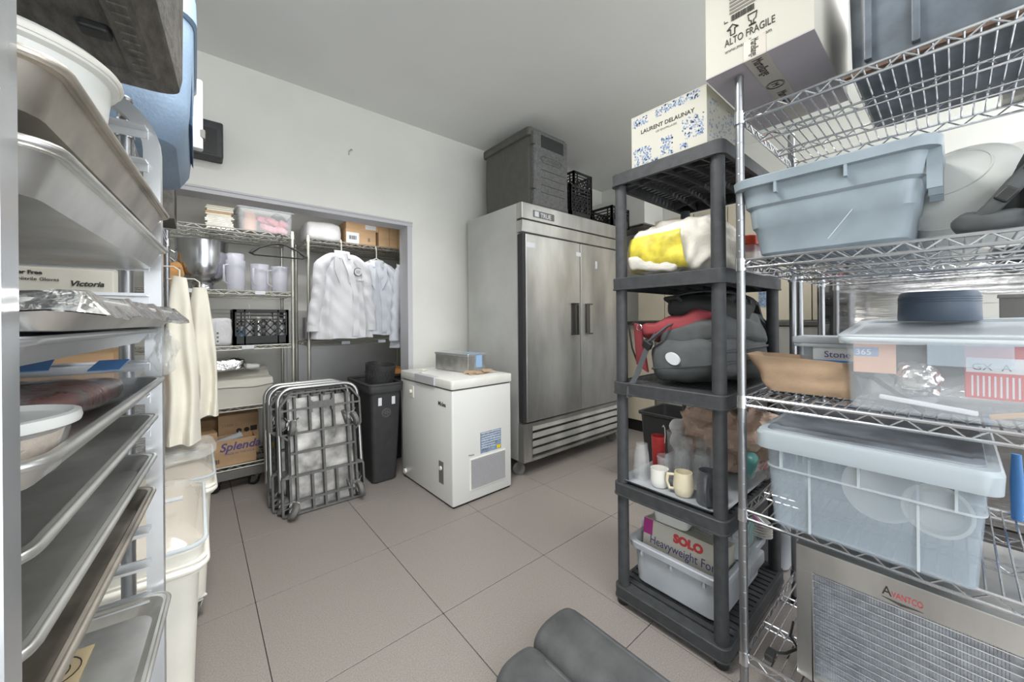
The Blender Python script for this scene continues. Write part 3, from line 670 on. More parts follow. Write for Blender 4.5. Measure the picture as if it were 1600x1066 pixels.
t = clear_bin('clear_storage_bin', 'clear bin of pink packages on the top closet shelf', (0.43, 3.64, CZ[0]), 0, 0.37, 0.3, 0.185)
super_blob(0.04, 0.04, 0.045, 0.7, 0.004, 20).build('jar', 'peach', t, (-0.1, -0.05, 0.13), smooth=50)
MB().lathe([(0.045, 0.0), (0.047, 0.1), (0.03, 0.105)], 18).build('jar_body', 'peach', t, (-0.1, -0.05, 0.01), smooth=40)
for k, (x, y, z, a) in enumerate([(0.02, -0.08, 0.05, 10), (0.1, -0.07, 0.04, -20), (0.05, -0.06, 0.11, 40), (0.13, -0.05, 0.1, 80), (0.0, -0.04, 0.12, -10), (0.08, 0.04, 0.08, 20)]):
    super_blob(0.055, 0.035, 0.028, 0.7, 0.012, 22, 24, 14, k * 3.1).build('pink_packet', 'pink', t, (x, y, z), (0.3, 0.2, R(a)), smooth=50)
super_blob(0.05, 0.03, 0.04, 0.7, 0.012, 22, 24, 14).build('dark_packet', 'pack_black', t, (0.1, -0.02, 0.15), smooth=50)
# ---- second shelf: punch bowl, wooden boards, pitchers
t = thing('punch_bowl', 'large polished silver footed punch bowl on the second closet shelf', 'bowl', (0.04, 3.63, CZ[1]))
MB().lathe([(0.072, 0), (0.076, 0.01), (0.066, 0.028), (0.068, 0.045), (0.074, 0.06)], 36, cap1=False).build('foot', 'chrome', t, smooth=50)
MB().lathe([(0.06, 0.05), (0.112, 0.075), (0.142, 0.125), (0.152, 0.2), (0.153, 0.27), (0.158, 0.36), (0.16, 0.365), (0.154, 0.366), (0.148, 0.27), (0.13, 0.125), (0.05, 0.08)], 40).build('bowl_body', 'chrome', t, smooth=50)
for sx in (-1, 1):
    MB().tube([(sx * 0.15, 0, 0.27), (sx * 0.185, 0, 0.29), (sx * 0.19, 0, 0.24), (sx * 0.15, 0, 0.2)], 0.008, 8).build('handle', 'chrome', t, smooth=60)
for k, (x, y, a, h_, lb) in enumerate([(-0.19, 3.55, 18, 0.27, 'curved wooden board leaning left of the punch bowl'), (-0.13, 3.50, 35, 0.19, 'short wooden board leaning at the foot of the punch bowl')]):
    t = thing('wooden_board', lb, 'board', (x, y, CZ[1] + 0.002), 10, rot=(R(-6), R(a * 0.3), R(10)))
    MB().loft([[(xx * s_, yy, z) for xx, yy in ((-0.05, -0.008), (0.05, -0.008), (0.05, 0.008), (-0.05, 0.008))] for z, s_ in [(0, 0.6), (0.04, 1), (h_ * 0.6, 1.05), (h_ * 0.9, 0.6), (h_, 0.25)]]).build('board', 'wood', t, bevel=0.004)
    MB().tube([(0.03, -0.012, 0.02), (0.045, -0.015, h_ * 0.4), (0.02, -0.014, h_ * 0.8)], 0.008, 8).build('wood_edge', 'cardboard_dark', t, smooth=60)
def pitcher(label, x, y, h_, r_, rz):
    t = thing('clear_pitcher', label, 'pitcher', (x, y, CZ[1] + 0.002), rz, 'clear pitchers on the closet shelf')
    MB().lathe([(r_ * 0.85, 0), (r_ * 0.9, 0.006), (r_, h_ * 0.9), (r_ * 1.03, h_), (r_ * 0.99, h_), (r_ * 0.95, h_ * 0.9), (r_ * 0.84, 0.012)], 28).build('jug', 'glass_lilac', t, smooth=50)
    MB().lathe([(r_ * 0.86, h_ * 0.86), (r_ * 0.9, h_ * 0.93), (r_ * 0.9, h_)], 28, cap0=False, cap1=False).build('inner_band', 'frost_rib', t, smooth=50)
    MB().tube([(-r_ * 0.95, 0, h_ * 0.85), (-r_ * 1.5, 0, h_ * 0.8), (-r_ * 1.5, 0, h_ * 0.3), (-r_ * 0.9, 0, h_ * 0.2)], 0.007, 8).build('handle', 'glass_lilac', t, smooth=60)
    return t
pitcher('clear plastic pitcher beside the silver punch bowl', 0.235, 3.56, 0.23, 0.065, 40)
pitcher('middle of the three clear plastic pitchers in a row', 0.39, 3.58, 0.215, 0.066, 60)
pitcher('clear plastic pitcher nearest the rack post', 0.525, 3.56, 0.205, 0.062, 20)
t = thing('clear_pitcher', 'upturned clear jug stacked on the pitcher next to the punch bowl', 'pitcher', (0.235, 3.56, CZ[1] + 0.234), group='clear pitchers on the closet shelf')
MB().lathe([(0.055, 0), (0.058, 0.045), (0.055, 0.05), (0.05, 0.048), (0.05, 0)], 28).build('jug', 'glass_lilac', t, smooth=50)
def hanger(label, loc, rz, m, w_=0.21):
    t = thing('coat_hanger', label, 'hanger', loc, rz)
    MB().tube([(-w_, 0, -0.145), (-w_ + 0.015, 0, -0.13), (-0.13, 0, -0.1), (-0.05, 0, -0.065), (0, 0, -0.055), (0.05, 0, -0.065), (0.13, 0, -0.1), (w_ - 0.015, 0, -0.13), (w_, 0, -0.145), (w_ - 0.02, 0, -0.16), (-w_ + 0.02, 0, -0.16)], [0.011, 0.013, 0.008, 0.008, 0.01, 0.008, 0.008, 0.013, 0.011, 0.005, 0.005], 8, closed=True).build('bar', m, t, smooth=60)
    MB().tube([(0, 0, -0.055), (0, 0, -0.03)] + [(0.022 * math.sin(a), 0, -0.008 - 0.022 * math.cos(a) + 0.008) for a in [R(v) for v in range(10, 300, 25)]], 0.0035, 6).build('hook', m, t, smooth=60)
    return t
hanger('empty black plastic coat hanger hanging from the top closet shelf', (0.505, 3.435, 1.915), 0, 'black_plastic', 0.185)
# ---- third shelf: vase, plastic bag, crate
t = thing('glass_vase', 'tall clear glass cylinder vase on the third closet shelf', 'vase', (0.03, 3.55, CZ[2]))
MB().lathe([(0.03, 0), (0.032, 0.004), (0.034, 0.16), (0.02, 0.18), (0.02, 0.2), (0.018, 0.2), (0.018, 0.18), (0.03, 0.155), (0.028, 0.01)], 20).build('vase_glass', 'glass', t, smooth=50)
t = thing('clear_bag', 'crinkled clear plastic bag of white goods beside the black crate', 'bag', (0.12, 3.53, CZ[2]))
super_blob(0.088, 0.055, 0.105, 0.35, 0.012, 16, 40, 24, 2.0).build('bag_film', 'bag_white', t, (0, 0, 0.105), smooth=60)
MB().box(-0.01, 0.01, -0.062, -0.059, 0.02, 0.18).build('bag_label', 'sticker', t)
for k in range(3): MB().box(-0.006, 0.006, -0.0635, -0.0615, 0.03 + k * 0.03, 0.045 + k * 0.03).build('print_mark', 'ink_soft', t)
milk_crate('black milk crate full of plastic bottles on the third closet shelf', (0.395, 3.655, CZ[2]), 0, 0.365, 0.3, 0.275)
for k, (x, y, hgt, r_, m, lb) in enumerate([(0.31, 3.57, 0.19, 0.028, 'sticker', 'white bottle at the front of the black crate'), (0.27, 3.56, 0.13, 0.026, 'pale_blue_tape', 'pale blue bottle at the front corner of the black crate'), (0.38, 3.58, 0.2, 0.03, 'chrome_dull', 'silver bottle in the middle of the black crate'), (0.46, 3.59, 0.2, 0.032, 'bag_white', 'white wrapped bottle in the black crate'), (0.53, 3.57, 0.19, 0.03, 'sticker', 'white bottle at the right end of the black crate'), (0.33, 3.68, 0.3, 0.008, 'chrome', 'steel whisk handle sticking out of the black crate')]):
    t = thing('bottle' if k < 5 else 'whisk', lb, 'bottle' if k < 5 else 'whisk', (x, y, CZ[2] + 0.012))
    MB().lathe([(r_, 0), (r_, hgt * 0.7), (r_ * 0.5, hgt * 0.82), (r_ * 0.5, hgt), (r_ * 0.2, hgt)], 16).build('bottle_body' if k < 5 else 'handle', m, t, smooth=40)
    MB().lathe([(r_ * 0.56, hgt * 0.9), (r_ * 0.56, hgt * 1.02), (r_ * 0.3, hgt * 1.03)], 14).build('cap', 'paper', t, smooth=40)
# ---- fourth shelf: white carton, wrapped tray on it
t = carton('white_carton', 'large white carton with torn flap on the fourth closet shelf', 'box', (0.235, 3.625, CZ[3]), 0, 0.44, 0.33, 0.2, 'carton_white')
MB().add([(-0.22, -0.168, 0.2), (0.22, -0.168, 0.2), (0.225, -0.175, 0.155), (0.1, -0.178, 0.14), (-0.05, -0.178, 0.15), (-0.215, -0.175, 0.152), (-0.22, -0.1655, 0.2), (0.22, -0.1655, 0.2), (0.225, -0.1725, 0.155), (0.1, -0.1755, 0.14), (-0.05, -0.1755, 0.15), (-0.215, -0.1725, 0.152)],
         [(0, 1, 2, 3, 4, 5), (11, 10, 9, 8, 7, 6), (0, 6, 7, 1), (1, 7, 8, 2), (2, 8, 9, 3), (3, 9, 10, 4), (4, 10, 11, 5), (5, 11, 6, 0)]).build('front_flap', 'carton_white', t)
MB().add([(-0.215, 0.0, 0.2), (0.22, 0.0, 0.2), (0.22, 0.16, 0.26), (-0.215, 0.16, 0.26), (-0.215, 0.0, 0.204), (0.22, 0.0, 0.204), (0.22, 0.16, 0.264), (-0.215, 0.16, 0.264)], [(0, 3, 2, 1), (4, 5, 6, 7), (0, 1, 5, 4), (1, 2, 6, 5), (2, 3, 7, 6), (3, 0, 4, 7)]).build('raised_flap', 'carton_white', t)
t = thing('film_wrapped_pack', 'silvery film-wrapped pack lying on the large white carton', 'pack', (0.14, 3.62, CZ[3] + 0.262))
super_blob(0.15, 0.09, 0.045, 0.3, 0.012, 18, 48, 20, 4.0).build('film', 'foil', t, (0, 0, 0.045), smooth=60)
super_blob(0.05, 0.04, 0.02, 0.5, 0.008, 20, 24, 14, 1.0).build('loose_film_end', 'bag_white', t, (0.2, 0, 0.02), smooth=60)
# ---- bottom shelf cartons
z5 = CZ[4]
t = carton('cardboard_box', 'brown box with a printed hat at the left of the bottom closet shelf', 'box', (0.0, 3.66, z5), 8, 0.2, 0.25, 0.24, 'cardboard')
mb = MB().tube([(-0.045, -0.1265, 0.15), (-0.03, -0.1265, 0.18), (0.0, -0.1265, 0.185), (0.035, -0.1265, 0.18), (0.045, -0.1265, 0.15), (0.02, -0.1265, 0.135), (-0.02, -0.1265, 0.135)], 0.004, 5, closed=True).cbox((0.0, -0.1262, 0.1), (0.08, 0.001, 0.03)).cbox((0.02, -0.1262, 0.07), (0.06, 0.001, 0.025))
mb.build('hat_print', 'ink', t)
text('box_text', '750', 0.04, t, (-0.08, -0.1255, 0.02), FRONT, 'ink')
t = carton('cardboard_box', 'tall brown box with dark print standing behind the sweetener box', 'box', (0.26, 3.80, z5), -2, 0.26, 0.22, 0.33, 'cardboard')
text('box_text', '11000 C', 0.03, t, (-0.11, -0.1105, 0.24), FRONT, 'ink_soft')
for x in (0.0, 0.05): MB().cyl((x, -0.1112, 0.2), (x, -0.1098, 0.2), 0.018, n=16).build('round_print', 'ink', t)
MB().box(0.075, 0.12, -0.111, -0.1098, 0.185, 0.225).build('square_print', 'ink', t)
t = carton('cardboard_box', 'open brown carton marked Splenda at the front of the bottom closet shelf', 'box', (0.185, 3.555, z5), 2, 0.32, 0.17, 0.19, 'cardboard', True)
text('box_text', 'Splenda', 0.082, t, (0.06, -0.0856, 0.112), FRONT, 'ink_purple', 'CENTER', 0.0005, 0.98, 0.25, 0.002)
text('box_text', 'MADE IN THE U.S.A.', 0.021, t, (0.06, -0.0856, 0.08), FRONT, 'ink_purple', 'CENTER')
barcode(t, -0.13, -0.06, 0.03, 0.06, -0.0856)
s_ = thing('plastic_tube', 'clear plastic sleeve lying in the open sweetener carton', 'sleeve', (0.15, 3.56, z5 + 0.165), 0, rot=(0, R(-12), R(5)))
MB().tube([(-0.12, 0, 0), (0.1, 0, 0), (0.12, 0, 0.005)], [0.022, 0.026, 0.034], 14).build('sleeve_body', 'frost_rib', s_, smooth=50)
t = carton('cardboard_box', 'small brown box at the back of the bottom closet shelf', 'box', (0.05, 3.87, z5), 0, 0.17, 0.15, 0.29, 'cardboard_dark')
for k in range(2):
    t = carton('grey_carton', ['lower grey-green printed carton on the bottom closet shelf beside the carts', 'upper grey printed carton on the bottom closet shelf beside the carts'][k], 'box', (0.5, 3.64, z5 + k * 0.192), 0, 0.16, 0.2, 0.19, 'carton_grey')
    MB().box(-0.06, 0.05, -0.1012, -0.0998, 0.03, 0.15).build('print_panel', 'teal' if k == 0 else 'sticker', t)
    MB().box(-0.05, 0.02, -0.1022, -0.101, 0.05, 0.1).build('print_panel', 'yellow' if k == 0 else 'ink_soft', t)
# ---- right rack, top shelf
t = thing('bagged_bundle', 'white plastic-bagged bundle on the top shelf above the jackets', 'bundle', (0.86, 3.67, 1.942))
super_blob(0.145, 0.15, 0.085, 0.35, 0.008, 10, 44, 24, 7.0).build('bag_film', 'bag_white', t, (0, 0, 0.085), smooth=60)
MB().tube([(-0.1, -0.135, 0.06), (0.0, -0.15, 0.12), (0.08, -0.14, 0.15)], 0.004, 6).build('crease_fold', 'bag_white', t, smooth=60)
t = carton('cardboard_box', 'brown box with white shipping label on the top shelf above the jackets', 'box', (1.17, 3.68, 1.942), 0, 0.27, 0.3, 0.14, 'cardboard')
MB().box(-0.132, -0.02, -0.152, -0.1495, 0.01, 0.11).build('shipping_label', 'sticker', t); barcode(t, -0.11, -0.04, 0.045, 0.08, -0.1525)
MB().box(0.06, 0.08, -0.1512, -0.1498, 0.04, 0.075).build('print_mark', 'ink_soft', t)
t = carton('cardboard_box', 'long flat brown box stacked on the labelled box, top closet shelf', 'box', (1.19, 3.69, 2.083), 0, 0.3, 0.3, 0.07, 'cardboard')
MB().box(0.02, 0.12, -0.152, -0.1495, 0.015, 0.055).build('white_label', 'sticker', t)
t = carton('cardboard_box', 'plain tall brown box at the right end of the top closet shelf', 'box', (1.44, 3.66, 1.942), 0, 0.22, 0.28, 0.21, 'cardboard')
MB().box(-0.012, -0.006, -0.1412, -0.1398, 0.02, 0.2).box(0.07, 0.075, -0.1412, -0.1398, 0.0, 0.2).build('seam_line', 'cardboard_dark', t)
t = carton('grey_carton', 'small printed carton in the gap between the two closet racks', 'box', (0.83, 3.93, 1.08), 0, 0.12, 0.12, 0.2, 'carton_grey')
MB().box(-0.05, 0.05, -0.061, -0.0598, 0.06, 0.16).build('print_panel', 'sticker', t); lines_print(t, -0.04, 0.04, 0.07, 0.15, -0.062, 4, 'ink')

# ---------------------------------------------------------------- chef jackets
def jacket(label, loc, rz, m, w_top=0.2, w_bot=0.27, h_=0.72, seed=0.0, open_=0.05, patch=False, thin=0.06, sleeve=True):
    """hangs from z=0 (neck) downwards; front to -y"""
    t = thing('chef_jacket', label, 'jacket', loc, rz)
    nu, nv = 72, 44; rings = []
    def fold(x, z, v):
        q = Vector((x * 6 + seed, 0, z * 1.8 + seed))
        c = 0.5 + 0.5 * math.sin(x * 46 + 4.5 * noise.noise(q) + seed)
        return (0.03 * c ** 1.7 * (0.2 + v) + 0.026 * noise.noise(q * 1.7) * (0.35 + v) + 0.006 * math.sin((x * 1.1 + z) * 42 + seed * 2))
    for i in range(nv + 1):
        v = i / nv; z = -0.045 - v * (h_ - 0.045)
        s_ = min(1.0, v / 0.2)
        hw = 0.052 + (w_top - 0.052) * math.sin(s_ * PI / 2) if v < 0.2 else w_top + (w_bot - w_top) * ((v - 0.2) / 0.8) ** 0.8
        dp = thin * (0.45 + 0.7 * v)
        ring = []
        for j in range(nu):
            a = 2 * PI * j / nu
            x = hw * math.copysign(abs(math.cos(a)) ** 0.75, math.cos(a)); y = dp * math.copysign(abs(math.sin(a)) ** 0.85, math.sin(a))
            y += fold(x, z, v) * (-1 if y < 0 else 0.5)
            zz = z + 0.018 * noise.noise(Vector((x * 9, seed, 1))) * v ** 2
            ring.append((x, y, zz))
        rings.append(ring)
    MB().loft(rings, True, True).build('jacket_body', m, t, smooth=70)
    def front(x, z):
        v = min(1, max(0, (-z - 0.045) / (h_ - 0.045))); return -thin * (0.45 + 0.7 * v) - fold(x, z, v)
    # overlapping front edge
    pl = []
    for i in range(24):
        v = i / 23; z = -0.09 - v * (h_ - 0.11); x = 0.012 + open_ * math.sin(v * PI * 0.9) + 0.03 * v
        pl.append((x, front(x, z) - 0.008 - 0.004 * math.sin(v * 14), z))
    MB().strip(pl, 0.05, 0.004, (1, 0.1, 0)).build('placket', m, t, smooth=60)
    cb = MB(); pts = []
    for k in range(19):
        a = R(-90 + 26 + 308 * k / 18); pts.append((0.062 * math.cos(a), 0.042 * math.sin(a) - 0.004))
    cb.loft([[(x * s_, y * s_ - dy, z + 0.012 * (y / 0.042)) for x, y in pts] for s_, z, dy in [(1.12, -0.085, 0.012), (1.0, -0.028, 0.0), (0.94, -0.03, 0.0), (1.02, -0.085, 0.012)]], False, False, closed=False)
    cb.build('collar', m, t, smooth=60)
    for s_ in (-1, 1):  # turned-back lapels
        P = [(s_ * 0.018, -0.085), (s_ * 0.078, -0.078), (s_ * 0.085, -0.2), (s_ * 0.035, -0.31)]
        A = [(x, front(x, z) - 0.014, z) for x, z in P]; Bk = [(x, y + 0.006, z) for x, y, z in A]
        MB().add(A + Bk, [(0, 1, 2, 3), (7, 6, 5, 4), (0, 4, 5, 1), (1, 5, 6, 2), (2, 6, 7, 3), (3, 7, 4, 0)]).build('lapel', m, t)
    if sleeve:
        for s_ in (-1, 1):
            path = []; rad = []; ns = 26
            for k in range(ns):
                v = k / (ns - 1)
                if v < 0.25:
                    u = v / 0.25; x = 0.06 + (w_top - 0.035 - 0.06) * u; z = -0.075 - 0.085 * u ** 1.6; r_ = 0.024 + 0.026 * u
                else:
                    u = (v - 0.25) / 0.75; x = w_top - 0.035 + 0.075 * u ** 0.7 + 0.006 * math.sin(u * 9 + seed); z = -0.16 - u * (h_ - 0.23); r_ = 0.05 - 0.008 * u + 0.004 * math.sin(u * 30 + seed)
                path.append((s_ * x, -0.012 - 0.03 * math.sin(v * 2.4), z)); rad.append(r_)
            sl = MB().tube(path, rad, 24)
            sl.v = [(x, y * 0.9 + 0.008 * math.sin(z * 48 + x * 60 + seed) , z) for x, y, z in sl.v]
            sl.build('sleeve', m, t, smooth=70)
            e = path[-1]; MB().tube([(e[0], e[1] * 0.9, e[2] + 0.05), (e[0], e[1] * 0.9, e[2] - 0.006)], [0.043, 0.047], 20).build('cuff', m, t, smooth=50)
    if patch:
        cx, cz = 0.118, -0.2; yy = front(cx, cz) - 0.016
        MB().tube([(cx + 0.034 * math.cos(a * PI / 10), yy, cz + 0.034 * math.sin(a * PI / 10)) for a in range(20)], 0.004, 6, closed=True).build('badge_ring', 'ink_soft', t, smooth=60)
        MB().cyl((cx, yy + 0.012, cz), (cx, yy - 0.001, cz), 0.033, n=20).build('badge', m, t)
        for k in range(3): MB().box(cx - 0.018, cx + 0.018, yy - 0.002, yy, cz - 0.012 + k * 0.01, cz - 0.008 + k * 0.01).build('badge_print', 'ink_soft', t)
        MB().box(0.1, 0.175, front(0.13, -0.27) - 0.014, front(0.13, -0.27) + 0.004, -0.278, -0.268).build('pocket_edge', m, t)
    return t
jacket('white chef jacket with round chest badge hanging open in the closet', (0.955, 3.375, 1.87), 6, 'cloth_white', 0.205, 0.25, 0.77, 1.0, 0.06, True, 0.06)
jacket('white chef jacket with buttoned front, hanging right of the badged one', (1.275, 3.44, 1.83), -4, 'cloth_white2', 0.185, 0.2, 0.71, 4.0, 0.02, False, 0.05)
for lb, x, y, z in (('white hanger carrying the badged chef jacket', 0.955, 3.385, 1.93), ('white hanger carrying the buttoned chef jacket', 1.275, 3.44, 1.92)):
    h_ = thing('coat_hanger', lb, 'hanger', (x, y, z), 0)
    MB().tube([(0, 0, -0.1), (0, 0, -0.02), (0.0, 0.004, 0.0), (0.0, 0.016, 0.012), (0.0, 0.03, 0.004), (0, 0.032, -0.006)], 0.0028, 6).build('hook', 'white_plastic', h_, smooth=60)
    MB().tube([(-0.15, 0, -0.17), (0, 0, -0.1), (0.15, 0, -0.17)], 0.004, 6).build('bar', 'white_plastic', h_, smooth=60)
jacket('white chef coat half hidden behind the closet door jamb', (1.50, 3.40, 1.80), 30, 'cloth_white2', 0.12, 0.14, 0.8, 9.0, 0.02, False, 0.05)
# ================================================================ black plastic shelving
BZ = [1.872, 1.42, 0.97, 0.53, 0.082]
t = thing('plastic_shelving', 'five-tier black plastic shelving unit standing beside the chrome wire rack', 'shelf', (1.735, 0.745, 0), -90)
W, D = 0.465, 0.68
for sx in (-1, 1):
    for sy in (-1, 1):
        x, y = sx * 0.2, sy * 0.305
        for k in range(4):
            MB().cyl((x, y, BZ[4 - k]), (x, y, BZ[3 - k] - 0.05), 0.0245, 0.0235, 20).build('leg', 'charcoal_plastic', t, smooth=40)
        MB().cyl((x, y, 0), (x, y, BZ[4] - 0.05), 0.024, 0.026, 18).build('foot', 'black_plastic', t, smooth=40)
for z in BZ:
    rim = MB().loft([rr(0, 0, zz, W / 2 - i, D / 2 - i, max(0.03 - i, 0.004), 4) for zz, i in [(z - 0.052, 0.014), (z - 0.052, -0.002), (z - 0.047, -0.002), (z - 0.046, 0.001), (z - 0.003, 0.0), (z, 0.003), (z, 0.014)]], False, False)
    rings = rim
    s = rim.build('shelf', 'charcoal_plastic', t, smooth=35)
    # plate: solid margins and slats with slots between
    MB().box(-W / 2 + 0.012, W / 2 - 0.012, -D / 2 + 0.012, -D / 2 + 0.055, z - 0.008, z - 0.002).build('front_margin', 'charcoal_plastic', s)
    MB().box(-W / 2 + 0.012, W / 2 - 0.012, D / 2 - 0.055, D / 2 - 0.012, z - 0.008, z - 0.002).build('back_margin', 'charcoal_plastic', s)
    n = 16; y0 = -D / 2 + 0.055; dy = (D - 0.11) / n
    for k in range(n):
        MB().box(-W / 2 + 0.012, W / 2 - 0.012, y0 + k * dy + dy * 0.26, y0 + (k + 1) * dy, z - 0.008, z - 0.002).build('slat', 'charcoal_plastic', s)
    for x in (-0.15, -0.075, 0.0, 0.075, 0.15):
        MB().loft([[(x - 0.004, yy, z - 0.008), (x + 0.004, yy, z - 0.008), (x + 0.004, yy, zb), (x - 0.004, yy, zb)] for yy, zb in [(-D / 2 + 0.012, z - 0.05), (-0.2, z - 0.034), (0, z - 0.026), (0.2, z - 0.034), (D / 2 - 0.012, z - 0.05)]]).build('under_rib', 'charcoal_plastic', s)
    for yy in (-0.22, 0.22):
        MB().loft([[(x, yy - 0.004, z - 0.008), (x, yy + 0.004, z - 0.008), (x, yy + 0.004, zb), (x, yy - 0.004, zb)] for x, zb in [(-W / 2 + 0.012, z - 0.05), (-0.1, z - 0.03), (0.1, z - 0.03), (W / 2 - 0.012, z - 0.05)]]).build('under_rib', 'charcoal_plastic', s)

# ---- wine box on the top
t = carton('wine_carton', 'white carton with blue country-scene print on top of the black shelving', 'box', (1.61, 0.735, BZ[0] + 0.002), -90, 0.31, 0.36, 0.225, 'carton_cream')
text('box_text', 'LAURENT DELAUNAY', 0.0225, t, (0.0, -0.1806, 0.142), FRONT, 'ink', 'CENTER', bold=0.0004)
text('box_text', 'LES GRAPPILLAGES', 0.0105, t, (0.0, -0.1806, 0.124), FRONT, 'ink_soft', 'CENTER')
random.seed(11)
def toile(parent, cx, cz, w_, h_, y, n=16, seed=0):
    random.seed(seed); mb = MB()
    for k in range(n):
        x = cx + random.uniform(-w_, w_) / 2; z = cz + random.uniform(-h_, h_) / 2; r_ = random.uniform(0.0018, 0.0045)
        pts = [(x + r_ * random.uniform(0.5, 1.2) * math.cos(a * 1.05), y, z + r_ * random.uniform(0.5, 1.2) * math.sin(a * 1.05)) for a in range(6)]
        o = len(mb.v); mb.v += pts + [(p[0], p[1] + 0.0012, p[2]) for p in pts]
        mb.f += [(o, o + 1, o + 2, o + 3, o + 4, o + 5)] + [(o + i, o + (i + 1) % 6, o + 6 + (i + 1) % 6, o + 6 + i) for i in range(6)]
    tag(mb.build('blue_print', 'ink_blue', parent), None, kind='stuff')
for k, (x, z, w_, h_, n) in enumerate([(-0.105, 0.05, 0.08, 0.07, 34), (0.0, 0.055, 0.05, 0.075, 24), (0.105, 0.09, 0.08, 0.08, 34), (-0.11, 0.195, 0.07, 0.035, 18), (0.06, 0.205, 0.14, 0.03, 30), (-0.03, 0.2, 0.03, 0.03, 8), (0.07, 0.03, 0.03, 0.02, 6), (-0.05, 0.015, 0.03, 0.015, 6)]):
    toile(t, x, z, w_, h_, -0.1806, n * 4, k)
side = thing('x', None, None) if False else None
mb = MB(); random.seed(21)
for k in range(140):
    y = random.uniform(-0.16, 0.1); z = random.uniform(0.03, 0.2); r_ = random.uniform(0.0018, 0.0045)
    mb.box(0.1545, 0.1558, y - r_, y + r_, z - r_ * 0.7, z + r_ * 0.7)
tag(mb.build('side_print', 'ink_blue', t), None, kind='stuff')

# ---- second shelf of the black unit
t = thing('shopping_bag', 'crumpled off-white shopping bag with yellow print on the black shelving', 'bag', (1.66, 0.77, BZ[1]), -90)
super_blob(0.2, 0.19, 0.115, 0.55, 0.028, 8, 84, 48, 3.0, flat=-0.113, ridge=True).build('bag_body', 'bag_offwhite', t, (0, 0, 0.112), (0, R(2), 0), smooth=70)
# yellow printed panel lies over the front of the bag
g = MB(); nx, nz = 24, 16; rows = []
for i in range(nz + 1):
    row = []
    for j in range(nx + 1):
        x = -0.19 + 0.29 * j / nx - 0.02 * i / nz; z = 0.025 + 0.15 * i / nz
        zz = (z - 0.112) / 0.118; xx = x / 0.21
        yy = -0.2 * max(0.05, (1 - abs(zz) ** 3.2)) ** 0.42 * max(0.05, (1 - abs(xx) ** 3.4)) ** 0.4 - 0.028 + 0.012 * noise.noise(Vector((x * 14, 0, z * 14)))
        row.append((x, yy, z + 0.006 * noise.noise(Vector((x * 9, 3, z * 9)))))
    rows.append(row)
g.loft(rows + [[(p[0], p[1] + 0.004, p[2]) for p in r_] for r_ in rows[::-1]], False, False, closed=False)
g.build('yellow_panel', 'bag_yellow', t, smooth=70)
super_blob(0.11, 0.025, 0.03, 0.6, 0.012, 18, 28, 14, 5.0).build('white_fold', 'bag_offwhite', t, (-0.05, -0.195, 0.05), (0, R(8), 0), smooth=70)
super_blob(0.14, 0.06, 0.03, 0.6, 0.02, 18, 28, 14, 6.0).build('top_fold', 'bag_offwhite', t, (0.05, -0.06, 0.215), smooth=70)
t = thing('red_lid_container', 'clear container with orange-red lid at the back of the second black shelf', 'container', (1.86, 0.59, BZ[1]), -90)
MB().loft([rr(0, 0, z, 0.05 + i, 0.09 + i, 0.02, 3) for z, i in [(0, 0), (0.13, 0.006)]]).build('container_body', 'glass_lilac', t, smooth=40)
MB().loft([rr(0, 0, z, 0.06 + i, 0.1 + i, 0.025, 3) for z, i in [(0.128, 0), (0.13, 0.004), (0.165, 0.002), (0.17, -0.006)]]).build('lid', 'red_orange', t, smooth=40)

# ---- backpacks on the third shelf
z3 = BZ[2]
t = thing('backpack', 'charcoal backpack with white oval patch lying on the black shelving', 'backpack', (1.76, 0.68, z3), -90)
def pack_slab(hx, hy, hz, cz, rot, m, name, parent, seed, amp=0.012, taper=0.35, dx=0.0, dy=0.0):
    b = super_blob(hx, hy, hz, 0.42, amp, 7, 64, 40, seed, e2=0.5)
    # bottom end (towards the viewer) full, top end tapering; sagging creases across
    b.v = [(x * (1 - taper * max(0, (y + hy * 0.2) / (1.2 * hy)) ** 2), y, z * (1 - 0.45 * taper * max(0, y / hy)) + 0.006 * math.sin(x * 55 + y * 30 + seed) * (1 if z > 0 else 0.3)) for x, y, z in b.v]
    return b.build(name, m, parent, (dx, dy, cz), rot, smooth=70)
pack_slab(0.168, 0.325, 0.1, 0.1, (R(-3), R(-9), 0), 'pack_charcoal', 'pack_body', t, 1.0)
pack_slab(0.155, 0.30, 0.06, 0.19, (R(-4), R(-12), 0), 'pack_charcoal', 'front_pocket', t, 2.0, dx=0.01)
pack_slab(0.125, 0.22, 0.045, 0.235, (R(-4), R(-14), 0), 'pack_charcoal', 'upper_pocket', t, 5.0, dx=0.02, dy=0.03)
for k, (zz, rx, ry, tl) in enumerate([(0.085, 0.172, 0.326, -9), (0.125, 0.168, 0.316, -10), (0.17, 0.157, 0.298, -12), (0.205, 0.14, 0.27, -13)]):
    pts = []
    for q in range(48):
        a = 2 * PI * q / 48; x = rx * math.copysign(abs(math.cos(a)) ** 0.42, math.cos(a)); y = ry * math.copysign(abs(math.sin(a)) ** 0.42, math.sin(a))
        x *= 1 - 0.35 * max(0, (y + ry * 0.2) / (1.2 * ry)) ** 2
        pts.append((x, y, zz - x * math.sin(R(tl))))
    MB().tube(pts, 0.005, 6, closed=True).build('zip_piping', 'strap', t, smooth=60)
pc = MB().cyl((0, -0.004, 0), (0, 0.006, 0), 0.03, n=24); pc.v = [(x, y, z * 0.75) for x, y, z in pc.v]
pc.build('oval_patch', 'sticker', t, (-0.035, -0.333, 0.115), (R(8), R(28), 0))
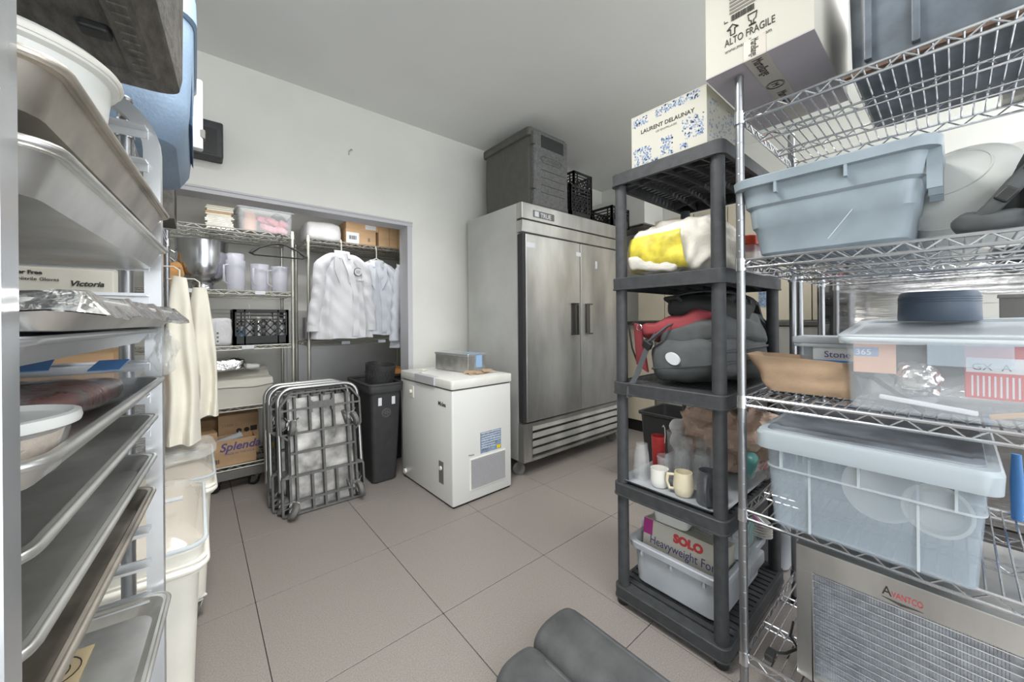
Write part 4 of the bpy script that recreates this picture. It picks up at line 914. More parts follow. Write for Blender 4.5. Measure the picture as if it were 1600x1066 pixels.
MB().strip([(-0.125, -0.285, 0.215), (-0.15, -0.315, 0.16), (-0.17, -0.325, 0.1), (-0.19, -0.335, 0.035), (-0.2, -0.352, 0.006), (-0.208, -0.36, -0.02), (-0.21, -0.36, -0.06)], 0.026, 0.004, (0.75, 0.5, 0.2)).build('hanging_strap', 'strap', t, smooth=60)
MB().rbox(-0.02, 0.02, -0.012, 0.012, -0.018, 0.018, 0.006, 0.004).build('buckle', 'black_plastic', t, (-0.15, -0.318, 0.165), (R(20), R(35), 0))
MB().strip([(-0.06, -0.3, 0.25), (-0.1, -0.325, 0.21), (-0.14, -0.32, 0.18)], 0.03, 0.006, (0.6, 0.6, 0.4)).build('compression_strap', 'strap', t, smooth=60)
for x in (-0.08, 0.07):
    MB().strip([(x, 0.05, 0.285), (x, 0.2, 0.275), (x * 1.1, 0.31, 0.23), (x * 1.2, 0.37, 0.16), (x * 1.2, 0.365, 0.09), (x, 0.31, 0.05)], 0.075, 0.02, (1, 0, 0.1)).build('shoulder_strap', 'pack_charcoal', t, smooth=60)
t2 = thing('red_bag', 'dark red bag squeezed between the two backpacks', 'bag', (1.75, 0.755, z3 + 0.02), -90)
pack_slab(0.165, 0.285, 0.045, 0.21, (R(-3), R(-13), 0), 'pack_red', 'bag_body', t2, 3.0, 0.008, 0.2)
MB().add([(-0.165, -0.27, 0.235), (-0.125, -0.29, 0.23), (-0.1, -0.27, 0.02), (-0.165, -0.25, 0.05), (-0.165, -0.25, 0.235), (-0.125, -0.27, 0.23), (-0.1, -0.25, 0.02), (-0.165, -0.23, 0.05)], [(0, 1, 2, 3), (7, 6, 5, 4), (0, 4, 5, 1), (1, 5, 6, 2), (2, 6, 7, 3), (3, 7, 4, 0)]).build('side_gusset', 'pack_red', t2, bevel=0.008)
MB().tube([(-0.12 + 0.012 * math.cos(a * PI / 5), -0.295, 0.215 + 0.012 * math.sin(a * PI / 5)) for a in range(10)], 0.002, 5, closed=True).build('ring', 'chrome', t2)
MB().tube([(-0.18, -0.23, 0.24), (-0.2, -0.25, 0.22), (-0.19, -0.24, 0.12), (-0.17, -0.22, 0.04)], 0.004, 6).build('cord', 'strap', t2, smooth=60)
t3 = thing('backpack', 'black backpack lying on top of the charcoal one', 'backpack', (1.79, 0.70, z3 + 0.27), -90)
pack_slab(0.15, 0.26, 0.055, 0.05, (R(4), R(8), R(10)), 'pack_black', 'pack_body', t3, 4.0, 0.016, 0.3)
pack_slab(0.1, 0.17, 0.03, 0.092, (R(4), R(6), R(10)), 'pack_black', 'front_pocket', t3, 5.0, 0.01, 0.2)
for k, dy in enumerate((-0.17, -0.05, 0.1)):
    MB().tube([(0.15 * math.cos(R(a)) - dy * 0.17, dy + 0.03 * math.sin(R(a * 2)), 0.06 + 0.055 * math.sin(R(a))) for a in range(0, 181, 15)], 0.005, 6).build('zip_piping', 'strap', t3, smooth=60)
MB().tube([(-0.08, -0.25, 0.07), (-0.08, -0.29, 0.085), (-0.03, -0.295, 0.09), (-0.03, -0.255, 0.075)], 0.007, 6).build('grab_loop', 'pack_black', t3, smooth=60)
MB().strip([(0.05, 0.2, 0.09), (0.06, 0.28, 0.07), (0.06, 0.34, 0.0), (0.05, 0.33, -0.07)], 0.06, 0.016, (1, 0, 0)).build('shoulder_strap', 'pack_black', t3, smooth=60)

# ---- fourth shelf: tray of glasses and mugs
z4 = BZ[3]
t = thing('cafeteria_tray', 'pale plastic tray under the glasses and mugs on the black shelving', 'tray', (1.67, 0.745, z4), -90)
MB().loft([rr(0, 0, z, 0.21 + i, 0.255 + i, 0.03, 4) for z, i in [(0.0, -0.02), (0.016, 0.0), (0.018, 0.003), (0.016, -0.006), (0.004, -0.022)]]).build('tray_body', 'tub_grey', t, smooth=35)
zt = z4 + 0.005
def tumbler(label, x, y, h_=0.13, r0=0.03, r1=0.036, m='glass', name='glass_tumbler', handle=0.0, ribs=0, group='glasses on the shelf tray', flip=False, cat='glass'):
    t = thing(name, label, cat, (x, y, zt), random.uniform(-40, 40), group)
    if flip: r0, r1 = r1, r0
    MB().lathe([(r0 * 0.96, 0), (r0, 0.003), (r1, h_), (r1 - 0.002, h_ + 0.0008), (r0 - 0.0035, 0.008)] if not flip else [(r0, 0), (r1, h_), (r1 * 0.6, h_ + 0.001), (r1 * 0.9, h_ - 0.004), (r0 - 0.003, 0.001)], 24).build('glass_body', m, t, smooth=40)
    MB().tube([(r1 * math.cos(2 * PI * k / 20), r1 * math.sin(2 * PI * k / 20), h_) for k in range(20)], 0.0014, 5, closed=True).build('rim', m, t, smooth=60)
    if ribs:
        rb = MB()
        for k in range(ribs):
            a = 2 * PI * k / ribs; c, s_ = math.cos(a), math.sin(a); rb.tube([(r0 * c * 1.01, r0 * s_ * 1.01, 0.005), ((r0 + (r1 - r0) * 0.8) * c * 1.01, (r0 + (r1 - r0) * 0.8) * s_ * 1.01, h_ * 0.8)], 0.0013, 4)
        tag(rb.build('cut_ribs', m, t), None, kind='stuff')
    if handle: MB().tube([(-r1 * 0.98, 0, h_ * 0.8), (-r1 - handle, 0, h_ * 0.78), (-r1 - handle, 0, h_ * 0.3), (-r0 * 0.98, 0, h_ * 0.22)], 0.004, 8).build('handle', m, t, smooth=60)
    return t
random.seed(2)
tumbler('tall upturned dotted glass at the front left corner of the tray', 1.515, 0.905, 0.15, 0.026, 0.036, ribs=14, flip=True)
tumbler('short glass mug with ring handle in front of the red tumbler', 1.58, 0.83, 0.10, 0.032, 0.034, handle=0.02, name='glass_mug')
tumbler('tall upturned glass behind the cream mug', 1.60, 0.765, 0.14, 0.03, 0.038, ribs=12, flip=True)
tumbler('upturned glass beside the brown paper, middle of the tray', 1.62, 0.69, 0.135, 0.03, 0.038, ribs=12, flip=True)
tumbler('tall clear glass at the back of the tray behind the red tumbler', 1.77, 0.88, 0.16, 0.03, 0.036)
tumbler('tall clear glass, second from the back corner of the tray', 1.71, 0.80, 0.155, 0.03, 0.037, ribs=10, flip=True)
tumbler('tall clear glass in the middle of the tray\'s back row', 1.77, 0.75, 0.155, 0.03, 0.037, flip=True)
tumbler('tall clear glass at the right of the tray\'s back row', 1.72, 0.665, 0.15, 0.03, 0.037, ribs=10, flip=True)
t = thing('red_tumbler', 'ribbed red cup standing among the glasses', 'cup', (1.68, 0.915, zt))
MB().lathe([(0.024, 0), (0.026, 0.004), (0.032, 0.15), (0.03, 0.15), (0.022, 0.008)], 24).build('cup_body', 'red', t, smooth=40)
for k in range(4): MB().tube([((0.0275 + 0.0012 * k) * math.cos(2 * PI * j / 20), (0.0275 + 0.0012 * k) * math.sin(2 * PI * j / 20), 0.03 + 0.03 * k) for j in range(20)], 0.0015, 4, closed=True).build('rib', 'red', t)
MB().tube([(0, -0.03, 0.12), (0, -0.034, 0.16), (0.004, -0.03, 0.19), (0.012, -0.02, 0.2), (0.02, -0.01, 0.19)], 0.0022, 6).build('white_hook', 'white_plastic', t, smooth=60)
def mug(label, x, y, h_, r_, m, rz, belly=0.0, lid=False, hw=0.022):
    t = thing('mug', label, 'mug', (x, y, zt), rz, 'mugs on the shelf tray')
    MB().lathe([(r_ * 0.8, 0), (r_ * 0.9, 0.004), (r_ + belly, h_ * 0.4), (r_ * (0.92 if belly else 1), h_), (r_ * (0.92 if belly else 1) - 0.003, h_), (r_ - 0.004, h_ * 0.4), (r_ * 0.8, 0.008)], 28).build('mug_body', m, t, smooth=50)
    MB().tube([(-r_ * 0.95, 0, h_ * 0.82), (-r_ - hw, 0, h_ * 0.8), (-r_ - hw * 1.2, 0, h_ * 0.5), (-r_ - hw * 0.8, 0, h_ * 0.2), (-r_ * 0.95, 0, h_ * 0.2)], 0.0055, 8).build('handle', m, t, smooth=60)
    return t
mug('plain white mug at the front of the tray', 1.495, 0.81, 0.075, 0.036, 'mug_white', 200)
mug('cream mug with its handle turned to the white mug', 1.49, 0.706, 0.092, 0.036, 'mug_cream', -70, 0.004)
t = thing('grey_jug', 'dark grey steel milk jug at the front right of the tray', 'jug', (1.495, 0.612, zt), 12)
MB().lathe([(0.043, 0), (0.044, 0.004), (0.038, 0.09), (0.033, 0.112), (0.035, 0.125), (0.033, 0.125), (0.03, 0.11), (0.04, 0.008)], 28).build('jug_body', 'mug_grey', t, smooth=50)
MB().tube([(-0.032, 0, 0.112), (-0.055, 0, 0.112), (-0.066, 0, 0.08), (-0.062, 0, 0.03), (-0.045, 0, 0.028)], 0.006, 8).build('handle', 'mug_grey', t, smooth=60)
t = thing('white_saucers', 'small white dish leaning behind the dark jug', 'dish', (1.57, 0.635, zt), rot=(R(50), R(10), R(-60)))
MB().lathe([(0.03, 0), (0.05, 0.012), (0.052, 0.014), (0.03, 0.004)], 24).build('dish', 'mug_white', t, (0, 0, 0.02), smooth=50)
t.name = 'white_dish'
t = thing('crumpled_paper_bag', 'crumpled thin brown bag behind the glasses', 'bag', (1.93, 0.70, z4 + 0.002))
super_blob(0.13, 0.19, 0.14, 0.8, 0.06, 8.5, 84, 54, 8.0, flat=-0.15, ridge=True).build('bag_body', 'kraft_thin', t, (0, 0, 0.16), smooth=18)
t = thing('white_rag', 'white cloth rag bunched beside the crumpled brown bag', 'cloth', (1.93, 0.905, z4 + 0.002))
super_blob(0.07, 0.05, 0.1, 0.8, 0.03, 14, 36, 24, 4.0, flat=-0.095).build('cloth', 'cloth_white', t, (0, 0, 0.1), smooth=70)
t = thing('black_storage_tub', 'black plastic tub standing on the floor behind the black shelving', 'tub', (2.72, 1.28, 0), -90); t.scale = (1, 1, 0.85)
MB().loft([rr(0, 0, z, a, b_, 0.03, 4) for z, a, b_ in [(0, 0.22, 0.15), (0.62, 0.25, 0.18), (0.63, 0.265, 0.195), (0.65, 0.265, 0.195), (0.65, 0.245, 0.175), (0.05, 0.21, 0.14)]]).build('tub_body', 'black_plastic', t, smooth=35)
t = thing('black_storage_tub', 'long black plastic tub behind the chrome rack by the crumpled bag', 'tub', (2.72, 0.79, 0), -90); t.scale = (1, 1, 0.85)
MB().loft([rr(0, 0, z, a, b_, 0.03, 4) for z, a, b_ in [(0, 0.22, 0.15), (0.6, 0.25, 0.18), (0.61, 0.265, 0.195), (0.63, 0.265, 0.195), (0.63, 0.245, 0.175), (0.05, 0.21, 0.14)]]).build('tub_body', 'black_plastic', t, smooth=35)
super_blob(0.12, 0.1, 0.06, 0.8, 0.03, 14, 36, 24, 4.0).build('clutter', 'pack_black', t, (0, 0, 0.62), smooth=60)
t = thing('plastic_pack', 'clear pack of red and white utensils at the right end of the fourth black shelf', 'pack', (1.86, 0.555, z4 + 0.002), -90)
super_blob(0.03, 0.13, 0.05, 0.6, 0.015, 16, 36, 20, 2.0, flat=-0.048).build('film', 'bag_clear', t, (0, 0, 0.05), smooth=60)
for k in range(4): MB().bar((-0.02 + 0.012 * k, 0.02, 0.05), (-0.02 + 0.012 * k, 0.12, 0.07), 0.006, 0.006).build('red_stick', 'red', t)
super_blob(0.02, 0.04, 0.05, 0.7, 0.01, 16, 20, 14, 3.0).build('green_packet', 'teal', t, (0.0, -0.1, 0.09), smooth=60)

# ---- bottom shelf: grey tub with cutlery box
z5 = BZ[4]
def tub(name, label, loc, rz, W, D, H, m, rim=0.016, t_=0.006, taper=0.03, handles=True, ledges=()):
    t = thing(name, label, 'tub', loc, rz)
    out = [rr(0, 0, z, W / 2 - i, D / 2 - i, 0.04, 5) for z, i in [(0, taper + 0.012), (0.012, taper)]]
    for zl, st in ledges: out += [rr(0, 0, zl * H, W / 2 - taper * (1 - zl) - 0.004, D / 2 - taper * (1 - zl) - 0.004, 0.04, 5), rr(0, 0, zl * H + 0.008, W / 2 - taper * (1 - zl) + st - 0.004, D / 2 - taper * (1 - zl) + st - 0.004, 0.04, 5)]
    out += [rr(0, 0, z, W / 2 + i, D / 2 + i, 0.045, 5) for z, i in [(H - 0.03, -0.004), (H - 0.028, rim - 0.003), (H - 0.004, rim), (H, rim - 0.004)]]
    out += [rr(0, 0, z, W / 2 + i, D / 2 + i, 0.04, 5) for z, i in [(H, -0.004), (H - 0.03, -0.01), (0.02, -taper - t_)]]
    MB().loft(out).build('tub_body', m, t, smooth=35)
    return t
tb = tub('grey_bus_tub', 'light grey bus tub on the bottom black shelf holding a cutlery box', (1.715, 0.75, z5 + 0.002), -90, 0.375, 0.48, 0.185, 'tub_grey', taper=0.012)
MB().rbox(0.195, 0.235, -0.08, 0.09, 0.14, 0.19, 0.012, 0.008).build('grip_handle', 'tub_grey', tb, smooth=40)
MB().rbox(-0.235, -0.195, -0.08, 0.09, 0.14, 0.19, 0.012, 0.008).build('grip_handle', 'tub_grey', tb, smooth=40)
for x in (-0.13, 0.0, 0.13): MB().box(x - 0.004, x + 0.004, -0.25, -0.24, 0.135, 0.157).build('rim_lug', 'tub_grey', tb)
t = carton('cutlery_box', 'white cutlery box with red and grey lettering in the grey bus tub', 'box', (1.58, 0.745, z5 + 0.022), -90, 0.335, 0.14, 0.235, 'carton_white', rot=(R(-9), 0, R(-90)))
text('box_text', 'SOLO', 0.044, t, (0.03, -0.0706, 0.185), FRONT, 'ink_red', 'CENTER', 0.0005, 1.05, 0, 0.003)
text('box_text', 'Heavyweight Forks', 0.047, t, (-0.135, -0.0706, 0.138), FRONT, 'ink_purple', 'LEFT', 0.0005, 0.85)
MB().box(-0.168, -0.125, -0.0715, -0.0695, 0.17, 0.234).build('magenta_corner', 'magenta', t)
MB().box(0.1672, 0.1685, -0.06, 0.06, 0.02, 0.13).build('side_panel_print', 'magenta', t)
t = thing('white_container', 'white lidded plastic container on the cutlery box', 'container', (1.60, 0.80, z5 + 0.264), -86)
MB().loft([rr(0, 0, z, 0.07 + i, 0.05 + i, 0.02, 4) for z, i in [(0, -0.008), (0.006, 0.0), (0.06, 0.006)]]).build('container_body', 'milky_plastic', t, smooth=40)
MB().loft([rr(0, 0, z, 0.08 + i, 0.06 + i, 0.022, 4) for z, i in [(0.056, 0), (0.07, 0.002), (0.074, -0.006), (0.07, -0.02)]]).build('lid', 'white_plastic', t, smooth=40)
t = thing('clear_bag', 'crinkled clear bag of plastic cutlery behind the cutlery box', 'bag', (1.70, 0.64, z5 + 0.11), -90)
super_blob(0.1, 0.06, 0.1, 0.6, 0.03, 16, 44, 28, 5.0).build('bag_film', 'bag_clear', t, (0, 0, 0.13), smooth=40)
super_blob(0.085, 0.05, 0.085, 0.6, 0.03, 20, 36, 24, 6.0).build('bag_contents', 'tub_grey', t, (0, 0, 0.12), smooth=40)
t = thing('zip_bag', 'zip-top bag with magenta seal and teal contents in the grey bus tub', 'bag', (1.82, 0.605, z5 + 0.10), -90)
super_blob(0.04, 0.12, 0.11, 0.5, 0.012, 14, 44, 28, 6.0).build('bag_film', 'bag_clear', t, (0, 0, 0.13), (R(20), 0, 0), smooth=50)
super_blob(0.03, 0.1, 0.06, 0.5, 0.01, 14, 36, 20, 7.0).build('teal_contents', 'teal', t, (0, 0.0, 0.1), (R(35), 0, 0), smooth=50)
MB().strip([(0.044, -0.13, 0.29), (0.048, -0.02, 0.22), (0.046, 0.1, 0.13), (0.044, 0.13, 0.1)], 0.012, 0.004, (0, 0.5, 0.8)).build('zip_seal', 'magenta', t, smooth=50)
t = tub('grey_bus_tub', 'smaller grey tub of lids standing on the floor behind the bus tub', (2.29, 0.68, 0), -90, 0.36, 0.3, 0.4, 'tub_grey', taper=0.03, ledges=((0.55, 0.006),))
b = thing('plate_stack', 'stack of white plates behind the chrome post', 'plates', (1.93, 0.60, z5 + 0.19), -90)
for k in range(5): MB().lathe([(0.05, 0), (0.075, 0.012), (0.076, 0.014), (0.05, 0.005)], 24).build('plate', 'mug_white', b, (0, 0, 0.012 * k), (R(-10), R(12), 0), smooth=50)

# ================================================================ chrome wire rack at the right
RX, RY = 1.375, 0.455
WZ = [1.917, 1.435, 0.985, 0.614, 0.142]
wr = wire_rack('chrome_wire_rack', 'five-tier chrome wire rack in the right foreground', (RX + 0.305, RY - 0.61, 0), -90, 1.22, 0.61, WZ, 2.03, 'chrome', 0.03, None, cross=0.0245, pitch=0.034, r=0.0034, trusses=2)
wr2 = wire_rack('chrome_wire_rack', 'second chrome wire rack standing behind the front one', (2.32, RY - 0.61, 0), -90, 1.22, 0.44, [1.44, 0.95, 0.2], 1.47, 'chrome', 0.03, None, cross=0.03, pitch=0.06, r=0.0028, trusses=1)
def B(x, y, z=0.0): return (x, y, z)
# ---- top shelf
t = carton('wine_carton', 'large white carton marked ALTO FRAGILE sitting high on the wire rack', 'box', (1.585, 0.393, 2.047), -90, 0.29, 0.53, 0.42, 'carton_cream')
MB().box(-0.1455, 0.1455, -0.2655, 0.2655, -0.002, 0.001).build('carton_bottom', 'carton_grey', t)
MB().box(-0.03, 0.03, -0.267, -0.2645, -0.002, 0.06).box(-0.03, 0.03, -0.267, 0.2655, -0.0035, -0.0005).build('tape', 'tape', t)
K = 0.62
def mz(v): return 0.075 + (v - 0.098) * K
text('box_text', 'ALTO FRAGILE', 0.032, t, (-0.085, -0.2662, mz(0.098)), FRONT, 'ink', 'LEFT', 0.0005, 0.66)
text('box_text', 'www.martellange.com', 0.017, t, (-0.085, -0.2662, mz(0.062)), FRONT, 'ink_soft', 'LEFT', 0.0005, 0.85)
def mk(pts, nm): MB().tube([(-0.055 + x * K, -0.2665, mz(z)) for x, z in pts], 0.0013, 4, closed=True).build(nm, 'ink', t)
mk([(-0.02, 0.145), (-0.02, 0.175), (-0.035, 0.175), (-0.01, 0.198), (0.015, 0.175), (0.0, 0.175), (0.0, 0.145)], 'arrow_mark')
mk([(0.06, 0.2), (0.065, 0.17), (0.075, 0.165), (0.075, 0.148), (0.065, 0.145), (0.095, 0.145), (0.085, 0.148), (0.085, 0.165), (0.095, 0.17), (0.1, 0.2)], 'glass_mark')
barcode(t, -0.065, 0.0, mz(0.215), mz(0.245), -0.2663, 24)
lines_print(t, -0.07, 0.005, mz(0.25), mz(0.36), -0.2663, 6)
MB().tube([(-0.085, -0.2665, mz(0.235)), (-0.085, -0.2665, mz(0.222)), (-0.075, -0.2665, mz(0.222))], 0.001, 4).build('corner_mark', 'ink', t)
DOWN = Matrix(((0, 1, 0), (0, 0, -1), (-1, 0, 0))).to_euler(); UNDER = Matrix(((0, 1, 0), (1, 0, 0), (0, 0, -1))).to_euler()
text('tape_text', 'Martellange', 0.03, t, (-0.01, -0.2676, 0.056), DOWN, 'ink', 'LEFT', 0.0003, 0.38)
text('tape_text', 'Martellange', 0.04, t, (-0.012, -0.255, -0.0042), UNDER, 'ink', 'LEFT', 0.0003, 0.6)
text('tape_text', 'Martellange', 0.04, t, (-0.012, 0.0, -0.0042), UNDER, 'ink', 'LEFT', 0.0003, 0.6)
em = MB()
for r_ in (0.026, 0.022): em.tube([(r_ * math.cos(a * PI / 10), -0.06 + r_ * math.sin(a * PI / 10), -0.004) for a in range(20)], 0.0008, 4, closed=True)
em.build('round_emblem', 'ink', t)
text('emblem_text', 'M', 0.03, t, (-0.01, -0.06, -0.0042), UNDER, 'ink', 'CENTER')
t = tub('dark_storage_tote', 'very dark grey storage tote on top of the chrome wire rack', (1.665, -0.14, WZ[0] + 0.002), -90, 0.68, 0.5, 0.42, 'dark_tote', taper=0.012)
for x in (-0.29, -0.2, 0.02):
    MB().box(x - 0.008, x + 0.008, -0.256, -0.238, 0.03, 0.36).build('wall_rib', 'dark_tote', t, bevel=0.003)
MB().tube([(-0.08, -0.25, 0.1), (0.18, -0.25, 0.1), (0.18, -0.25, 0.3), (-0.08, -0.25, 0.3)], 0.0035, 6, closed=True).build('panel_bead', 'dark_tote', t)
MB().box(-0.34, 0.34, -0.252, -0.236, 0.0, 0.012).build('rust_strip', 'rust', t)
t = carton('cardboard_box', 'pale brown box at the back of the top wire shelf', 'box', (1.965, -0.35, WZ[0] + 0.002), -90, 0.5, 0.06, 0.25, 'carton_white')
# ---- second shelf
t = tub('grey_storage_tote', 'open blue-grey storage tote on the second wire shelf', (1.595, 0.243, WZ[1] + 0.002), -90, 0.425, 0.50, 0.245, 'tote_grey', rim=0.016, taper=0.045, ledges=((0.35, 0.006), (0.62, 0.008)))
for x in (-0.105, 0.055): MB().box(x - 0.0035, x + 0.0035, -0.262, -0.243, 0.185, 0.225).build('rim_lug', 'tote_grey', t, bevel=0.001)
for k in range(6): MB().box(0.2, 0.226, -0.22 + k * 0.085, -0.214 + k * 0.085, 0.12, 0.22).build('end_rib', 'tote_grey', t)
MB().bar((0.01, -0.2145, 0.03), (0.065, -0.229, 0.1), 0.0016, 0.001).build('scratch', 'sticker', t)
t = thing('white_bucket', 'translucent white round tub with tilted domed lid beside the grey tote', 'bucket', (1.70, -0.05, WZ[1] + 0.012), rot=(0, R(-8), R(-90)))
MB().lathe([(0.10, 0), (0.11, 0.006), (0.128, 0.12), (0.122, 0.12), (0.104, 0.012)], 40).build('bucket_body', 'milky_plastic', t, smooth=50)
ld = MB().lathe([(0.135, 0.0), (0.138, 0.008), (0.135, 0.016), (0.125, 0.05), (0.09, 0.075), (0.04, 0.085), (0.002, 0.086)], 40).build('domed_lid', 'milky_plastic', t, (-0.02, -0.03, 0.155), (R(52), R(-16), 0), smooth=50)
MB().tube([(0.136 * math.cos(2 * PI * k / 36), 0.136 * math.sin(2 * PI * k / 36), 0.004) for k in range(36)], 0.004, 6, closed=True).build('lid_rim', 'white_plastic', ld, smooth=60)
MB().tube([(0.08 * math.cos(2 * PI * k / 36), 0.08 * math.sin(2 * PI * k / 36), 0.077) for k in range(36)], 0.003, 6, closed=True).build('lid_ring', 'milky_plastic', ld, smooth=60)
t = thing('black_bag', 'black backpack with dangling straps at the edge of the second wire shelf', 'backpack', (1.475, -0.205, WZ[1] + 0.002), -90)
b = super_blob(0.165, 0.08, 0.13, 0.6, 0.02, 9, 56, 34, 3.0, flat=-0.122)
b.v = [(x + 0.35 * max(0, z + 0.05), y, z) for x, y, z in b.v]
b.build('pack_body', 'pack_black', t, (0.02, 0, 0.124), smooth=70)
MB().tube([(-0.19, -0.075, 0.014), (-0.15, -0.09, 0.05), (-0.115, -0.09, 0.1), (-0.07, -0.085, 0.16), (0.0, -0.075, 0.22), (0.06, -0.05, 0.25)], [0.01, 0.014, 0.016, 0.014, 0.015, 0.012], 8).build('twisted_strap', 'pack_charcoal', t, smooth=60)
for k, (x, z) in enumerate([(-0.13, 0.075), (-0.09, 0.13), (-0.04, 0.185)]): MB().rbox(-0.016, 0.016, -0.012, 0.012, -0.012, 0.012, 0.004).build('strap_slider', 'black_plastic', t, (x, -0.098, z), (0, R(-50), 0))
super_blob(0.06, 0.05, 0.026, 0.7, 0.014, 16, 28, 16, 2.0, flat=-0.022).build('strap_bundle', 'pack_charcoal', t, (-0.15, -0.045, 0.026), smooth=60)
MB().strip([(-0.1, -0.085, 0.04), (0.0, -0.092, 0.035), (0.12, -0.085, 0.05)], 0.03, 0.006, (0, 0.3, 1)).build('webbing', 'strap', t, smooth=60)
# ---- third shelf
t = thing('paper_bag', 'flattened brown paper bag on the third wire shelf', 'bag', (1.60, 0.315, WZ[2] + 0.002), -90)
g = MB(); rows = []
for i in range(13):
    v = i / 12; row = []
    for j in range(25):
        a = 2 * PI * j / 24
        hx = 0.115 + 0.03 * v; hy = 0.075 + 0.012 * v
        x = hx * math.copysign(abs(math.cos(a)) ** 0.35, math.cos(a)) - 0.03 * v; y = hy * math.copysign(abs(math.sin(a)) ** 0.35, math.sin(a))
        n_ = noise.noise(Vector((x * 18, y * 18, v * 3)))
        row.append((x + 0.008 * n_, y + 0.012 * n_ - 0.02 * v, 0.004 + v * (0.12 + 0.01 * noise.noise(Vector((x * 10, y * 10, 0)))) - 0.03 * v * (x + 0.1)))
    rows.append(row[:-1])
g.loft(rows + [[(p[0] * 0.97, p[1] * 0.96, p[2]) for p in r_] for r_ in rows[::-1]], True, True).build('bag_body', 'kraft', t, smooth=30)
t = clear_bin('clear_container', 'clear box with grey hinged lid and blue label behind the paper bag', (1.72, 0.27, WZ[2] + 0.002), -90, 0.20, 0.15, 0.165, 'frost_plastic', cat='container')
MB().rbox(-0.11, 0.105, -0.085, 0.08, 0.165, 0.188, 0.01, 0.004).build('lid', 'tub_grey', t, smooth=40)
MB().box(-0.05, 0.09, -0.0775, -0.0755, 0.085, 0.155).build('label', 'sticker', t); MB().box(-0.05, 0.09, -0.0785, -0.0774, 0.085, 0.11).build('label_band', 'blue_tape', t)
text('label_text', 'Stone', 0.03, t, (-0.02, -0.0786, 0.12), FRONT, 'ink_purple')
bn = clear_bin('clear_storage_bin', 'long clear bin of packaged utensils on the third wire shelf', (1.60, -0.115, WZ[2] + 0.002), -90, 0.64, 0.42, 0.2, 'clear_plastic', taper=0.012)
l_ = MB().loft([rr(0, 0, z, 0.335 + i, 0.22 + i, 0.03, 4) for z, i in [(0.0, 0.0), (0.022, 0.002), (0.026, -0.004), (0.024, -0.02), (0.016, -0.024)]]).build('lid', 'frost_rib', bn, (0.0, 0.03, 0.205), (R(5), R(-1), 0), smooth=40)
MB().box(-0.16, -0.03, -0.222, -0.214, 0.135, 0.19).build('latch', 'frost_plastic', bn, bevel=0.003)
MB().box(0.02, 0.3, -0.218, -0.214, 0.158, 0.166).build('latch', 'frost_rib', bn, bevel=0.003)
for nm, lb, cat, loc, rz, dims, m, ins in [
    ('spice_box', 'small orange box inside the clear bin', 'box', (1.435, 0.145, 1.088), -82, (0.085, 0.012, 0.09), 'peach', 'ink_blue'),
    ('red_box', 'red and white box standing at the right inside the clear bin', 'box', (1.46, -0.115, 1.045), -90, (0.2, 0.06, 0.125), 'red', 'sticker')]:
    b = thing(nm, lb, cat, loc, rz); MB().box(-dims[0] / 2, dims[0] / 2, -dims[1] / 2, dims[1] / 2, 0, dims[2]).build('box_body', m, b, bevel=0.002)
    MB().box(-dims[0] / 2 * 0.98, dims[0] / 2 * (0.2 if nm == 'spice_box' else 0.98), -dims[1] / 2 - 0.001, -dims[1] / 2 + 0.001, dims[2] * 0.5, dims[2] * 0.78).build('print_band', ins, b)
    text('box_text', '365' if nm == 'spice_box' else 'GX  A', 0.022, b, (-dims[0] / 2 * 0.9, -dims[1] / 2 - 0.0014, dims[2] * 0.55), FRONT, 'sticker' if nm == 'spice_box' else 'ink')
    if nm == 'red_box':
        for k in range(22): MB().box(-0.09 + k * 0.0085, -0.087 + k * 0.0085, -dims[1] / 2 - 0.001, -dims[1] / 2 + 0.001, 0.006, 0.055).build('print_stripe', 'sticker', b)
b = thing('foil_ball', 'crumpled foil disc lying in the clear bin', 'foil', (1.46, 0.065, WZ[2] + 0.045))
super_blob(0.03, 0.045, 0.045, 0.9, 0.012, 40, 36, 24, 2.0).build('foil', 'foil', b, (0, 0, 0.045), smooth=30)
random.seed(9)
for k, (lb, y, x, z, L_, a, m) in enumerate([('clear plastic spoon lying across the clear bin', -0.02, 1.47, 1.06, 0.16, -28, 'frost_rib'), ('white plastic strip in the bottom of the clear bin', 0.05, 1.42, 1.012, 0.17, 6, 'sticker'), ('black spatula under the foil disc in the clear bin', 0.12, 1.5, 1.03, 0.16, 40, 'pack_black'), ('wooden stirrer under the red box in the clear bin', -0.13, 1.42, 1.02, 0.16, -15, 'cardboard')]):
    b = thing(['plastic_spoon', 'plastic_strip', 'spatula', 'wooden_stirrer'][k], lb, ['spoon', 'strip', 'spatula', 'stirrer'][k], (x, y, z), rot=(0, R(a), R(-90)))
    MB().rbox(-L_ / 2, L_ / 2, -0.006, 0.006, 0, 0.012, 0.003, 0.003).build('shaft', m, b)
    if k in (0, 2): super_blob(0.03, 0.008, 0.02, 0.9).build('blade', m, b, (-L_ / 2, 0, 0.006), smooth=60)
super_blob(0.29, 0.17, 0.045, 0.4, 0.02, 14, 64, 24, 3.0, flat=-0.042).build('plastic_packets', 'bag_clear', bn, (0, 0.03, 0.052), smooth=40)['kind'] = 'stuff'
super_blob(0.26, 0.13, 0.07, 0.5, 0.03, 9, 64, 24, 8.0, flat=-0.06).build('grey_packets', 'pack_charcoal', bn, (0.02, 0.06, 0.12), smooth=40)['kind'] = 'stuff'
b = thing('lid_sleeve', 'row of nested clear plastic lids at the top of the clear bin', 'lids', (1.56, -0.02, WZ[2] + 0.165), rot=(0, 0, 0))
for k in range(9): MB().cyl((0, -0.07 + k * 0.014, 0), (0, -0.064 + k * 0.014, 0), 0.04, n=20).build('lid_disc', 'frost_plastic', b, smooth=40)
